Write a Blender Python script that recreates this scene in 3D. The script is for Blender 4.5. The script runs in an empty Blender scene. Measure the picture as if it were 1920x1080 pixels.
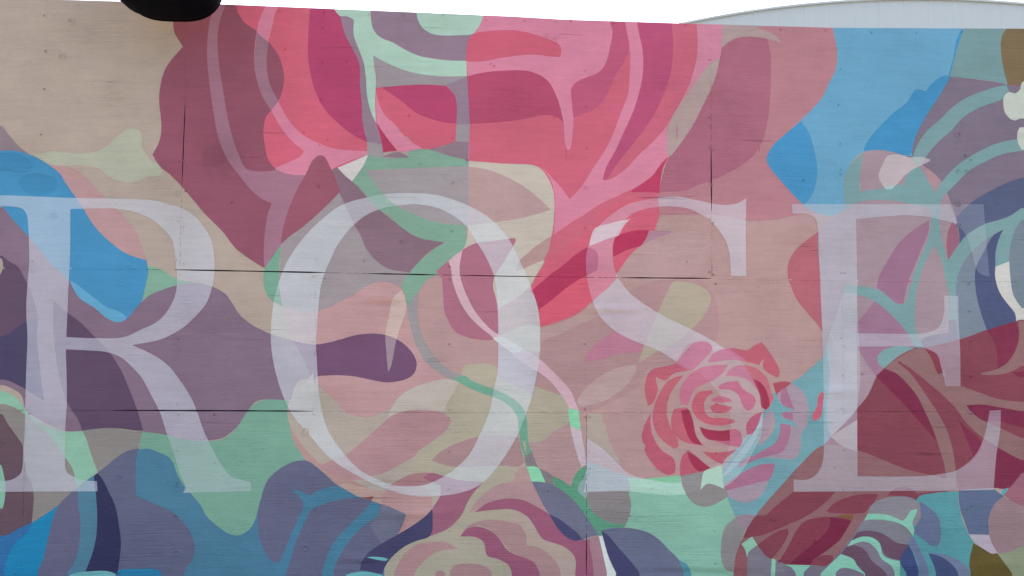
import bpy, math, random
import numpy as np
from mathutils import Vector, Matrix
from mathutils.geometry import delaunay_2d_cdt
R = math.radians
sc = bpy.context.scene
col = sc.collection
# ---------------------------------------------------------------- camera
FPX = 1500.0                                    # focal length in pixels of a 1920-wide picture
CAM_LOC = (0.0, -3.68, 1.6)
YAW, PITCH, ROLL = 3.334, 1.829, 0.555
cam_m = Matrix.Rotation(R(-YAW), 4, 'Z') @ Matrix.Rotation(R(90 + PITCH), 4, 'X') @ Matrix.Rotation(R(ROLL), 4, 'Z')
cd = bpy.data.cameras.new("camera"); cam = bpy.data.objects.new("camera", cd); col.objects.link(cam)
cam.matrix_world = Matrix.Translation(CAM_LOC) @ cam_m
cd.sensor_width = 36.0; cd.lens = 36.0 * FPX / 1920.0
cd.clip_start = 0.05; cd.clip_end = 5000
sc.camera = cam
# ---------------------------------------------------------------- daylight: bright hazy sky, sun low behind the wall
SUN_EL, SUN_AZ = 64.0, 12.0                     # azimuth from +Y towards +X
w = bpy.data.worlds.new("World"); sc.world = w; w.use_nodes = True
wn = w.node_tree.nodes; wl = w.node_tree.links
for n in list(wn): wn.remove(n)
wo = wn.new('ShaderNodeOutputWorld'); bg = wn.new('ShaderNodeBackground'); sky = wn.new('ShaderNodeTexSky')
sky.sky_type = 'NISHITA'; sky.sun_disc = False
sky.sun_elevation = R(SUN_EL); sky.sun_rotation = R(SUN_AZ)
sky.air_density = 0.7; sky.dust_density = 5.0; sky.ozone_density = 0.4
bg.inputs['Strength'].default_value = 0.15
wl.new(sky.outputs[0], bg.inputs[0]); wl.new(bg.outputs[0], wo.inputs[0])
sl = bpy.data.lights.new("sun", 'SUN'); so = bpy.data.objects.new("sun", sl); col.objects.link(so)
sl.energy = 2.5; sl.angle = R(0.53); sl.color = (1.0, 0.95, 0.88)
sd = Vector((math.sin(R(SUN_AZ))*math.cos(R(SUN_EL)), math.cos(R(SUN_AZ))*math.cos(R(SUN_EL)), math.sin(R(SUN_EL))))
so.rotation_euler = sd.to_track_quat('Z', 'Y').to_euler(); so.location = (4, 10, 12)
sc.view_settings.view_transform = 'Standard'; sc.view_settings.look = 'None'
sc.view_settings.exposure = 2.0; sc.view_settings.gamma = 1.0; sc.view_settings.use_curve_mapping = False
# light that reaches the shaded wall (per channel, after exposure): used to turn observed paint colours into albedo
LIT = (0.700, 0.755, 0.955)
GRAD = (-0.17, -0.27, -0.20)                    # the open sky lights the top of the wall more than its foot
SPEC = (0.013, 0.013, 0.013)                          # sheen the paint adds on top

# ---------------------------------------------------------------- helpers
CM = np.array(cam_m.to_3x3())
def ray(u, v, y=0.0):
    """pixel(s) of the photograph -> point(s) on the vertical plane Y=y"""
    u = np.asarray(u, float); v = np.asarray(v, float)
    d = np.stack([(u-960)/FPX, -(v-540)/FPX, -np.ones_like(u)], -1) @ CM.T
    t = (y - CAM_LOC[1]) / d[..., 1]
    return np.stack([CAM_LOC[0] + d[..., 0]*t, np.full_like(u, y), CAM_LOC[2] + d[..., 2]*t], -1)
def lin(c):
    c = np.asarray(c, float)/255.0
    return np.where(c <= 0.04045, c/12.92, ((c+0.055)/1.055)**2.4)
def to_albedo(c, v=540.0):
    """light seen at picture height v -> the paint's own colour"""
    return np.clip((np.asarray(c)-np.array(SPEC))/(np.array(LIT)*(1+np.array(GRAD)*(v-540)/1080.0)), 0.004, 0.86)
def albedo(c):
    return to_albedo(lin(c))
def tag(o, label=None, cat=None, group=None, kind=None):
    if label: o['label'] = label
    if cat: o['category'] = cat
    if group: o['group'] = group
    if kind: o['kind'] = kind
    return o
def mesh_obj(name, verts, faces, mat, parent=None, smooth=False):
    me = bpy.data.meshes.new(name); me.from_pydata([tuple(v) for v in verts], [], [tuple(f) for f in faces]); me.update()
    if mat: me.materials.append(mat)
    o = bpy.data.objects.new(name, me); col.objects.link(o)
    if parent: o.parent = parent
    if smooth: me.polygons.foreach_set('use_smooth', [True]*len(me.polygons))
    return o
def empty(name, loc=(0,0,0)):
    o = bpy.data.objects.new(name, None); col.objects.link(o); o.location = loc; o.empty_display_size = .2
    return o
def nodes(name):
    m = bpy.data.materials.new(name); m.use_nodes = True
    nt = m.node_tree; b = nt.nodes['Principled BSDF']; return m, nt, b
def N(nt, t, **kw):
    n = nt.nodes.new(t)
    for k, v in kw.items():
        if k in n.inputs: n.inputs[k].default_value = v
        else: setattr(n, k, v)
    return n
def simple_mat(name, c, rough=.6, metal=0.0, var=.15, scale=8.0):
    m, nt, b = nodes(name)
    tc = N(nt, 'ShaderNodeTexCoord'); no = N(nt, 'ShaderNodeTexNoise', Scale=scale, Detail=5.0)
    mx = N(nt, 'ShaderNodeMix', data_type='RGBA')
    mx.inputs['A'].default_value = (*[x*(1-var) for x in c], 1); mx.inputs['B'].default_value = (*[min(1, x*(1+var)) for x in c], 1)
    nt.links.new(tc.outputs['Object'], no.inputs['Vector']); nt.links.new(no.outputs['Fac'], mx.inputs['Factor'])
    nt.links.new(mx.outputs['Result'], b.inputs['Base Color'])
    b.inputs['Roughness'].default_value = rough; b.inputs['Metallic'].default_value = metal
    if max(c) < .01: b.inputs['Specular IOR Level'].default_value = .05
    return m

# painted plywood: colour from the painted shapes, relief from grain, checks and brush strokes
def mural_material():
    m, nt, b = nodes('mural_paint'); L = nt.links.new
    at = N(nt, 'ShaderNodeAttribute', attribute_name='paint'); tc = N(nt, 'ShaderNodeTexCoord')
    def mapped(sx, sy, sz, loc=(0,0,0), rot=0.0):
        mp = N(nt, 'ShaderNodeMapping'); mp.inputs['Scale'].default_value = (sx, sy, sz)
        mp.inputs['Location'].default_value = loc; mp.inputs['Rotation'].default_value = (0, rot, 0)
        L(tc.outputs['Object'], mp.inputs['Vector']); return mp.outputs[0]
    def noise(vec, scale, detail=4.0, rough=.55, dist=0.0):
        n = N(nt, 'ShaderNodeTexNoise', Scale=scale, Detail=detail, Roughness=rough, Distortion=dist)
        L(vec, n.inputs['Vector']); return n.outputs['Fac']
    def ramp(f, a, b_, lo=0.0, hi=1.0):
        r = N(nt, 'ShaderNodeMapRange', interpolation_type='SMOOTHSTEP')
        r.inputs['From Min'].default_value = a; r.inputs['From Max'].default_value = b_
        r.inputs['To Min'].default_value = lo; r.inputs['To Max'].default_value = hi
        L(f, r.inputs['Value']); return r.outputs['Result']
    def math_(op, a, b_):
        n = N(nt, 'ShaderNodeMath', operation=op)
        for i, v in enumerate((a, b_)):
            if isinstance(v, (int, float)): n.inputs[i].default_value = v
            else: L(v, n.inputs[i])
        return n.outputs[0]
    # wood checks: very long thin horizontal cracks, only in patches
    checks = noise(mapped(1.6, 1, 95), 1.0, 5.0, .6, .35)
    cpatch = ramp(noise(mapped(1, 1, 1.7), 1.6, 3.0), .52, .66)
    crack = math_('MULTIPLY', ramp(checks, .62, .74), cpatch)
    fine = noise(mapped(5, 1, 170, (3,0,1)), 1.0, 4.0, .6, .2)
    fpatch = ramp(noise(mapped(1, 1, 1.2, (7,0,3)), 2.2, 3.0), .42, .68, .25, 1.0)
    orange = noise(mapped(1, 1, 1), 130.0, 3.0, .6)
    brush = noise(mapped(14, 1, 60, (1,0,5), .5), 1.0, 4.0, .6, 1.2)
    bpatch = ramp(noise(mapped(1, 1, 1, (2,0,9)), 4.5, 2.0), .55, .70)
    lump = noise(mapped(1, 1, 1.6, (4,0,2)), 9.0, 3.0, .5)
    h = math_('MULTIPLY', math_('SUBTRACT', fine, .5), fpatch)
    h = math_("MULTIPLY", h, .7)
    h = math_('ADD', h, math_('MULTIPLY', orange, .25))
    h = math_('ADD', h, math_('MULTIPLY', math_("MULTIPLY", brush, bpatch), .7))
    h = math_('ADD', h, math_('MULTIPLY', lump, .45))
    h = math_('SUBTRACT', h, math_('MULTIPLY', crack, .5))
    bp = N(nt, 'ShaderNodeBump'); bp.inputs['Strength'].default_value = 1.0; bp.inputs["Distance"].default_value = .010
    L(h, bp.inputs['Height']); L(bp.outputs[0], b.inputs['Normal'])
    # colour: uneven coats, brush streaks, dirt in the checks
    cl = ramp(noise(mapped(1, 1, 1.3, (9,0,1)), 3.2, 5.0, .6), .3, .7, .945, 1.045)
    st = ramp(noise(mapped(6, 1, 45, (5,0,5), .06), 1.0, 3.0), .3, .7, .965, 1.03)
    sp = ramp(noise(mapped(1, 1, 1), 420.0, 2.0), .25, .75, .965, 1.035)
    f = math_('MULTIPLY', math_('MULTIPLY', cl, st), sp)
    f = math_('MULTIPLY', f, math_('SUBTRACT', 1.0, math_('MULTIPLY', crack, .1)))
    f = math_('MULTIPLY', f, math_('SUBTRACT', 1.0, math_('MULTIPLY', ramp(fine, .6, .75), math_('MULTIPLY', fpatch, .10))))
    vm = N(nt, 'ShaderNodeVectorMath', operation='SCALE'); L(at.outputs['Color'], vm.inputs[0]); L(f, vm.inputs['Scale'])
    L(vm.outputs[0], b.inputs['Base Color'])
    rg = ramp(noise(mapped(1, 1, 2, (3,0,3)), 6.0, 3.0), .3, .7, .48, .66)
    L(rg, b.inputs['Roughness']); b.inputs['Specular IOR Level'].default_value = .25
    return m
MURAL = mural_material()
BACKING = simple_mat('dark_gap_backing', (.018, .015, .013), .9)  # near-black for the sheet added behind the gaps
STEEL = simple_mat('galvanised_steel', (.45, .46, .47), .45, .7)
BLACK = simple_mat('black_powder_coat', (.002, .0025, .004), .85, 0, .2, 30)
CONC = simple_mat('concrete_paving', (.24, .225, .20), .9, 0, .18, 3)
# ---------------------------------------------------------------- mural shapes
# every shape: s(crop, colour, points, tag, alpha, mods); points are traced in the crop's own units
CROP = dict(X=(0,0,1), A=(0,0,3), B=(400,0,3), C=(800,0,3), D=(1200,0,3), E=(1520,0,3.6),
 F=(0,260,3), G=(400,260,3), H=(800,260,3), I=(1120,260,3), J=(1440,240,3),
 K=(0,500,3), M=(400,500,3), N=(800,500,3), O=(1120,500,3), P=(1440,500,3),
 Q=(0,720,3), R=(400,720,3), S=(800,720,3), T=(1120,720,3), U=(1440,720,3))
SH = []
def pts(crop, txt):
    ox, oy, sc = CROP[crop]; out = []
    for t in txt.split():
        c = t.endswith('!'); a, b = t.rstrip('!').split(',')
        out.append((ox + float(a)/sc, oy + float(b)/sc, c))
    return out
LAM = [None]
def grade(c, v):
    r, g, b = c; red = r > 150 and r-g > 66 and v < 640
    k = 1.03 if red else (.98 if (b > r+50 or (g > r+20)) else .975)
    m = (r+g+b)*k/3; d = .12 if red else .08
    return tuple(x*k*(1-d)+m*d for x in c)
def s(crop, col, txt, tag=None, a=1.0, mods=(), straight=False, raw=False, v=None):
    rings = [pts(crop, r) for r in txt.split(';')]
    r, g, b = col; la = LAM[0]
    if la is None: la = .62 if (r > 150 and r-g > 66) else (.62 if (g > r+24 and g > b+4) else 1.0)
    if not raw: col = grade(col, sum(p[1] for p in rings[0])/len(rings[0]))
    SH.append(dict(v=v, la=la, rings=rings, col=col, tag=tag, a=a, straight=straight,
                   mods=[(pts('X', m), v) for m, v in mods]))
BEI=(170,155,147); DUS=(175,141,143)
CORAL=(196,88,112); MAG=(174,64,104); VEIN=(200,120,148); MARS=(146,84,104); MINT=(166,203,188)
GM=(145,125,143); GL=(154,147,155); GRN=(122,163,146); PUR=(126,104,126)
# ---- broad grounds
s('X',BEI,"-700,-300 2700,-300 2700,1400 -700,1400",straight=True)
s('X',DUS,"560,380 1620,380 1620,960 560,960",straight=True,v=620)
s('X',(120,111,131),"1700,140 1781,144 1840,150 1884,158 1920,175 1920,640 1700,660")
s('X',(96,93,122),"0,850 120,830 180,900 260,840 320,850 400,920 480,930 520,880 700,930 900,1000 900,1080 0,1080")
# ---- beige corner, top left
s('A',(140,126,136),"0,690 30,730 60,770 100,815 140,850 185,885 100,900 0,900")
s('A',(172,176,160),"175,862 240,862 300,850 400,862 500,860 590,830 640,785 680,748 740,722 790,740 798,780 795,820 820,860 850,905 880,915 915,955 900,988 870,990 830,995 780,1018 710,1028 640,1008 600,980 560,950 500,935 430,930 360,935 280,925 220,890",'painted_splash')
s('F',(178,142,146),"250,150 300,150 360,153 420,175 480,215 540,280 590,330 640,380 700,440 750,500 780,560 810,640 832,700 760,700 600,600 470,450 380,340",'painted_leaf')
s('K',GRN,"820,0 870,0 930,30 1000,70 1105,90 1060,100 1000,115 900,170 790,230 780,100")
# ---- purple ground, left
s('X',PUR,"0,383 30,415 60,450 95,490 130,520 200,580 240,585 265,568 283,553 307,543 333,535 373,531 400,538 423,551 437,570 450,590 470,607 490,618 510,627 550,638 593,646! 600,680 593,706 560,715 545,750 527,751 493,749 477,755 467,767 453,790 443,802 420,820 400,825 373,827 340,823 317,816 267,809 210,802 160,808 122,808 100,800 80,790 50,770 40,740 15,725 0,720")
s('K',(94,74,98),"0,-70 15,-60 50,-30 100,0 130,50 165,120 200,210 215,290 210,400 225,560 250,750 200,725 150,692 90,660 45,640 0,630",'painted_leaf')
s('K',(73,66,98),"0,400 60,370 100,340 155,305 215,290 210,400 225,560 250,750! 200,725 150,692 90,660 45,640 0,630",'painted_leaf')
s('F',(158,148,142),"0,655 15,690 18,720 5,760 0,765")
s('K',(92,72,98),"305,190 340,222 380,258 450,310 530,390 600,460 650,530 690,600 730,700 770,800 805,920 770,922 690,912 600,907 540,912 465,925 440,860 400,800 370,740 335,620 310,450 300,290",'painted_leaf')
s('M',(110,78,110),"445,415! 520,432 580,437 640,428 720,408 800,385 880,376 960,382 1040,412 1090,450 1130,500 1145,550 1130,600 1090,630 1020,648 960,650 880,635 800,618 700,610 640,612 580,620 568,645! 540,590 500,510",'painted_leaf')
# ---- blue leaf, left
s('F',(66,138,188),"-60,70 0,70 60,66 120,75 180,95 240,125 300,165 340,200 370,250 405,300 440,350 470,395 490,430 530,490 590,555 650,605 700,640 760,665 825,683! 835,740 828,800 810,880 795,925 760,965 715,1015 680,1032 640,1028 590,1000 540,955 500,930 450,895 420,850 395,800 300,715 220,620 160,550 80,465 10,380! 0,370 -60,350",'painted_leaf')
s('F',(61,133,182),"0,85 60,80 150,108 188,150 160,185 100,195 40,180 0,185")
s('F',(61,133,182),"95,240 130,290 170,312 230,318 300,300 328,265 310,225 240,200 180,195 135,215")
s('F',(92,158,200),"395,800 430,815 480,855 540,900 600,945 680,975 715,1005 710,1018 680,1032 640,1028 590,1000 540,955 500,930 450,895 420,850",'painted_leaf')
# ---- lower left
s('Q',(98,76,89),"0,150 40,200 130,280 190,480 195,640 183,780 140,800 100,815 50,845 0,860",'painted_leaf')
s('Q',(132,125,126),"0,104 60,120 110,145 150,165 200,205 270,270 330,340 390,420 430,490 440,580 400,612 350,665 300,705 250,737 180,780 187,700 190,640 180,560 150,500 130,350 100,300 75,265 40,215 15,165 0,140",'painted_leaf')
s('Q',(130,175,156),"0,32 60,55 100,85 135,130 165,172 230,220 290,252 370,268 465,265! 490,320 515,400 550,497! 490,540 435,582 425,540 410,480 375,420 320,340 270,280 200,215 140,170 100,140 50,120 0,105",'painted_stem')
s('Q',(122,172,152),"0,430 15,480 30,560 28,640 15,700 0,725",'painted_stem')
s('Q',(134,127,128),"465,262! 540,252 610,247 700,258 803,268! 785,330 780,362 720,375 660,410 600,460 552,497! 515,400 490,320",'painted_leaf')
s('Q',(32,122,172),"0,858 50,845 100,815 180,780 260,730 350,665 400,610 440,583 440,610 350,690 300,780 275,850 250,960 205,1080 22,1080 0,1080",'painted_leaf')
s('Q',(48,102,158),"0,858 50,845 100,815 180,780 160,830 100,880 60,940 35,1000 22,1080 0,1080",'painted_leaf')
s('Q',(96,94,124),"440,585 442,700 452,750 445,900 420,1000 365,1080 205,1080 250,960 262,900 275,850 300,750 340,670 400,612",'painted_leaf')
s('Q',(76,117,144),"437,585! 500,535 545,503! 530,560 545,640 548,760 540,860 520,950 480,1055 400,1070 365,1080 420,1000 445,900 452,750 442,700",'painted_leaf')
s('Q',(52,52,86),"530,515 550,500 580,540 610,600 650,690 670,800 680,900 672,1000 660,1072 600,1052 480,1055 520,950 540,860 547,740 540,620",'painted_leaf')
s('Q',(93,95,124),"550,497! 600,460 660,410 720,375 782,362! 765,450 765,625 850,665 960,715 1020,765 1070,830 1098,920 1080,990 1040,1050 1025,1080 915,1080 890,1045 780,1038 665,1045! 680,900 670,800 650,690 610,600 580,540",'painted_leaf')
s('X',(72,116,146),"260,840 280,838 310,848 340,865 400,940 470,960 500,900 540,870 700,920 820,1000 860,1080 341,1080 353,1060 360,1050 366,1027 357,997 340,975 320,958 283,942 255,928! 255,870",'painted_ground')
s('Q',(102,162,172),"370,1080 430,1062 500,1055 600,1052 650,1068 662,1080")
s('Q',(42,117,162),"660,1074 665,1045 780,1038 890,1045 920,1080")
# ---- green field, left middle
s('X',(112,154,140),"267,809 317,816 353,825 393,827 420,822 445,800 458,780 467,767 480,755 497,749 540,751! 560,765 590,830 590,870 553,868 533,875 513,888 500,903 493,923 485,950 480,970 468,992 450,1003 433,1002 417,993 400,980 387,967 373,943 350,917 335,895 320,860 295,847 277,841 261,843 263,825",'painted_field')
s('X',(170,134,134),"538,770 543,797 547,817 553,833 573,864! 607,887 633,910 667,930 700,940 733,950 762,963 808,955 815,930 760,905 700,880 620,840 600,800 580,770 560,760",'painted_patch')
# ---- slate leaves lower middle
s('R',(97,97,126),"520,430 560,450 620,500 700,570 760,605 820,635 890,655 935,675 1000,695 1085,730! 1070,780 1040,845 950,900 880,950 840,1000 828,1080 410,1080 370,1003 350,1003 320,985 285,930 262,870 250,790 248,740 262,670 280,600 300,550 340,505 400,460 460,435",'painted_leaf')
s('R',(107,107,132),"940,675 1000,695 1085,730! 1070,780 1040,845 950,900 880,800 920,740",'painted_leaf')
s('R',(70,119,150),"440,590 480,598 540,625 590,600 650,582 705,573 760,605 830,638 740,643 650,665 580,692 550,710 520,765 480,850 450,930 425,1020 400,1080 340,1080 370,1003 400,940 440,840 480,750 505,700 500,655 470,620",'painted_stem')
s('R',(70,119,150),"890,660 935,675 925,740 870,780 810,830 760,890 720,950 690,1010 670,1080 605,1080 630,1000 660,920 700,860 760,800 820,740 870,690",'painted_stem')
# ---- centre pinks
s('X',(170,134,138),"985,510 1000,560 1010,620 1080,590 1240,530 1340,525 1340,640 1240,700 1100,775 1060,765 985,735")
s('N',(176,146,147),"600,370 660,340 720,325 830,280 930,210 945,190 1000,230 990,262 900,310 860,325 760,378 640,422",'painted_patch')
s('H',(178,142,146),"1065,770! 1130,700 1200,620 1280,560 1440,470 1530,470 1640,560 1640,640 1580,700 1500,790 1400,790",'painted_patch')
s('H',(170,134,139),"1145,860 1200,830 1300,800 1400,785 1420,800 1370,880 1300,975 1240,940",'painted_patch')
s('N',(180,118,143),"890,530 900,490 940,450 1000,400 1060,365 1110,385 1220,435 1215,478 1150,485 1080,490 1000,515 940,530",'painted_patch')
s('N',(176,148,150),"845,765 870,710 930,650 1000,600 1100,560 1180,545 1170,600 1110,680 1020,745 950,770 860,790",'painted_leaf')
s('O',(170,157,143),"430,85 470,82 540,95 600,120 637,155 635,200 605,270 530,350 440,430 340,475 228,545! 260,450 340,260 390,150",'painted_leaf')
s('M',(182,142,147),"575,245 650,230 700,205 780,165 850,115 920,88 970,85 1020,100 1060,130 1080,180 1095,240 1110,340 1140,440 1190,530 1260,590 1350,640 1250,672 1180,700 1120,740 1060,780 980,815 950,825 880,845 800,840 740,815 680,750 620,690 590,650 500,510 440,400 390,240",'painted_petal')
s('M',(112,78,111),"445,415! 520,432 580,437 640,428 720,408 800,385 880,376 960,382 1040,412 1090,450 1130,500 1145,550 1130,600 1090,630 1020,648 960,650 880,635 800,618 700,610 640,612 580,620 568,645! 540,590 500,510",'painted_leaf')
s('M',(208,205,192),"1060,130 1010,180 985,290 968,390 975,500 983,592! 1000,560 1030,410 1055,330 1085,240 1080,180",'painted_leaf',a=.42)
s('X',(168,154,148),"588,700 590,715 600,725 627,750 647,772 667,780 693,782 717,773 750,755 773,740 793,733 817,724 845,710 880,702 905,702 935,708 990,738 1064,765! 1067,790 1055,800 1030,824 995,831 975,822 985,900 1010,905 900,960 800,940 740,935 640,890 590,860 545,800 540,760 560,730",'painted_patch')
s('R',(180,170,165),"1060,60 1180,0 1320,-30 1378,-8 1345,60 1300,150 1180,145 1100,148 1020,170 980,190 1000,140",'painted_patch')
s('R',(171,130,138),"740,400 830,330 900,270 970,205 1020,170 1100,148 1180,145 1260,155 1310,170 1338,210 1310,260 1250,310 1180,370 1120,415 1040,460 960,500 890,520 830,540 700,520 600,460 640,440",'painted_petal')
KHA=(166,156,142)
s('S',KHA,"215,-110 330,-115 400,-95 500,-55 595,5 700,45 795,75 803,180 760,235 700,285 640,320 575,328 600,520 700,1000 830,1080 -240,1080 -230,1000 -180,940 -60,870 10,850 200,700 200,560 -60,500 -160,500 -80,440 -50,380 130,260 138,210 100,150 165,20",'painted_ground')
s('S',(160,126,131),"28,430 60,395 130,350 220,315 300,295 400,288 480,292 520,303 535,380 550,440 520,465 440,460 370,460 280,465 180,468 90,455",'painted_leaf')
s('S',(170,137,142),"560,463 550,400 570,330 640,325 700,280 740,250 800,238 868,258 890,380 895,460 860,480 830,520 810,578 760,540 705,518 650,480 600,460",'painted_patch')
s('S',(128,119,126),"548,410 590,378 610,430 630,470 700,510 712,560 720,580 665,555 625,470 560,463",'painted_leaf')
s('S',(172,139,140),"480,560 510,490 530,465 565,465 600,550 640,640 690,735 600,690 560,665 480,650")
# ---- bottom flower
s('R',(174,134,137),"945,650 975,590 1030,545 1090,530 1170,570 1220,610 1232,700 1190,745 1130,790 1040,845 1085,730! 990,690 940,675",'painted_patch')
s('R',(150,84,92),"760,600 840,637 890,655 905,625 860,610")
s('R',(178,146,142),"700,570 745,555 800,570 880,590 960,612 940,675 888,657 902,630 830,638 760,603",'painted_patch')
s('R',(166,152,147),"1100,530 1200,530 1260,540 1280,560 1280,620 1265,660 1232,700 1225,625 1170,570",'painted_patch')
s('R',(160,116,124),"985,575 1050,535 1120,505 1200,498 1270,510 1305,520 1240,550 1180,570 1080,572",'painted_petal')
s('S',(150,92,116),"-20,530 20,500 105,520 180,540 322,550! 265,610 230,665 200,730 150,790 100,825 20,855 35,700 65,650 78,620 78,570",'painted_petal')
s('S',(168,133,139),"240,725 270,670 320,620 390,570 450,553 520,548 590,548 620,610 660,680 690,735 600,690 560,665 500,648 430,645 350,668 290,700",'painted_petal')
s('S',(152,86,114),"270,720 340,670 420,648 480,643 550,655 620,690 690,735 740,815 800,865 850,882 975,855 1000,940 1020,1080 835,1080 835,980 780,920 700,890 650,870 600,790 560,740 480,705 380,708",'painted_petal')
s('S',(162,118,134),"905,868 975,855 1000,940 1020,1080 940,1080 930,980")
s('S',(170,148,142),"480,705! 560,740 600,790 650,870 700,890 780,920 835,980 835,1080 760,1080 720,1000 640,925 560,905 560,850 520,790 470,772",'painted_patch')
s('S',(163,126,130),"190,855 230,800 300,770 380,763 460,775 520,790 560,850 560,905 640,925 700,970 740,1020 760,1080 645,1080 620,1020 560,985 490,960 450,920 400,860 340,810 270,800",'painted_petal')
s('S',(148,84,112),"188,858 220,820 270,802 340,815 400,860 450,930 500,962 560,980 610,1010 645,1080 485,1080 460,1020 400,985 340,965 320,890 270,860 220,858",'painted_petal')
s('S',(160,122,128),"130,1050 160,1020 220,1010 300,1015 350,1040 380,1080 130,1080",'painted_petal')
s('S',(158,118,126),"40,1080 60,1050 90,1048 105,1065 105,1080",'painted_petal')
s('R',(168,127,133),"1010,1080 1040,1010 1080,950 1140,905 1220,890 1310,890 1375,925 1290,935 1230,960 1180,1000 1140,1050 1125,1080",'painted_petal')
s('R',(72,68,104),"1232,700 1234,750 1222,850 1150,880 1090,905 1040,940 990,990 960,1040 950,1070 825,1045 835,1000 870,950 950,895 1040,845 1130,790 1190,745",'painted_leaf')
s('R',(102,168,176),"865,972 900,970 960,975 985,985 970,995 910,985")
s('R',(102,168,176),"730,1080 780,1062 860,1055 950,1072 955,1080")
# ---- pieces of the letter field in the centre: grey, green, white
s('G',(156,149,155),"855,175! 1000,172 1200,160 1440,150 1440,490 1200,480 1000,400 900,260",'painted_patch')
s('G',(152,143,150),"710,300 740,380 790,480 830,550 860,620 920,690 980,730 1060,748 1120,752 1060,835 1000,808 950,803 870,825 800,870 730,905 650,950 590,970 520,975 450,965 380,930 365,800 378,700 380,595 430,550 520,480 620,390",'painted_patch')
s('G',(134,107,123),"640,165 690,155 740,210 800,255 870,335 930,395 990,445 1080,510 1150,555 1200,568 1302,582! 1210,640 1150,700 1110,755 1050,745 980,730 920,690 860,620 830,550 790,480 745,385 708,300 680,225",'painted_leaf')
s('G',(112,158,140),"380,598! 340,650 300,710 285,760 285,830 310,890 345,920 390,945! 378,880 368,800 372,700",'painted_leaf')
# beige petal right of the centre
s('H',(188,179,170),"236,122 330,130 430,140 540,142 610,150 650,170 690,220 715,290 722,360 715,440 712,540 690,620 655,700 620,760 585,820 540,870 400,960 380,860 300,650 190,620 228,560",'painted_petal')
s('H',(178,148,150),"236,158 300,165 380,185 460,220 540,265 620,325 700,400! 600,430 500,455 380,470 236,488",'painted_petal')
s('H',(174,142,142),"520,690 560,650 620,600 710,540! 690,620 660,680 600,705 540,735 500,745",'painted_patch')
s('H',(168,106,128),"55,745! 120,690 210,620 270,590 350,578 440,565 495,558 503,570 480,615 430,700 385,770 373,830 390,900 400,960 405,1110 370,1132 300,1132 220,1115 160,1085 125,1030 100,970 92,860 82,780 60,765",'painted_petal')
s('H',(180,170,160),"405,1110! 480,1080 560,1040 640,1060 640,1200 560,1190",'painted_patch')
s('H',(200,164,180),"205,612 160,650 122,690 135,725 145,800 180,900 225,980 290,1050 370,1115 410,1155 470,1200 540,1260 625,1310 690,1360 740,1420 790,1490 800,1520 855,1525 840,1490 810,1420 760,1360 700,1300 630,1235 540,1180 440,1120 370,1080 310,1020 265,960 220,870 190,780 185,720 195,660",'painted_stem')
s('N',(204,200,202),"370,400 410,393 440,400 545,462 520,480 490,485 410,435",'painted_stem')
s('N',(160,140,160),"405,440! 480,490 550,545 625,590 600,720 540,690 470,650 400,622",'painted_patch')
# green ribbon
s('G',(124,163,146),"865,95 960,100 1090,105 1100,70 1170,58 1200,60 1300,85 1435,122! 1435,155! 1200,162 1000,172 855,178! 900,240 960,315 1030,375 1120,420 1210,458 1300,478 1420,487! 1425,540 1412,610 1340,670 1255,745 1265,765 1215,785 1180,820 1155,860 1120,900 1092,950! 1080,880 1060,830 1100,760 1150,700 1230,630 1303,583! 1240,575 1150,555 1060,500 990,440 920,390 870,335 830,285 780,240 820,170",'painted_stem')
s('G',(204,200,203),"690,155 770,125 860,85 870,95 845,150 780,240 740,205",'painted_patch')
s('M',(148,142,147),"1155,135 1120,180 1093,240 1110,340 1140,440 1190,530 1260,590 1350,637 1405,612 1330,580 1250,510 1190,420 1155,320 1150,230",'painted_stem')
s('S',(106,155,137),"150,-30 215,-48 250,-20 300,0 380,30 450,60 510,100 545,140 562,180 568,280 575,340 590,378 552,412 530,350 518,250 510,190 490,150 440,105 370,72 290,45 220,12;540,325 548,320 556,335 565,390 556,392 548,360",'painted_stem')
s('S',(132,199,165),"795,137 855,148 860,200 868,258 808,238 800,190",'painted_stem')
s('S',(190,171,184),"808,238 868,258 880,330 892,400 895,455 870,468 850,410 825,320",'painted_stem')
s('S',(132,199,165),"560,465 625,468 650,515 670,558 590,548 575,500",'painted_stem')
# leaf sprig, bottom middle
s('S',(132,124,129),"905,605! 1030,597 1147,600 1152,680 1140,750 1120,785 1060,790 960,745 905,690",'painted_leaf')
s('S',(134,158,163),"850,600 880,500 905,440 950,445 1040,490 1130,522 1145,560 1147,602 1030,597 905,605 895,650",'painted_patch')
s('S',(90,147,123),"705,520 760,540 810,578 830,520 860,480 895,458 893,510 860,560 850,600 900,650 920,700 960,745 1050,785 1122,785 1110,805 990,820 985,855 960,850 900,770 850,680 790,620 720,570",'painted_leaf')
s('S',(108,108,133),"590,548 660,553 720,572 790,620 850,680 900,750 970,850 900,865 875,880 780,840 720,780 690,735 650,670 620,610",'painted_leaf')
s('S',(74,72,110),"690,735 740,755 800,800 850,840 875,875 840,882 790,865 740,815 710,770",'painted_leaf')
s('S',(168,152,147),"905,165! 980,165 1000,230 1020,290 1040,350 1100,460 1060,430 905,310",'painted_patch')
s('S',(212,205,208),"968,856 990,853 1025,980 1075,1080 1018,1080 990,950")
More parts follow.
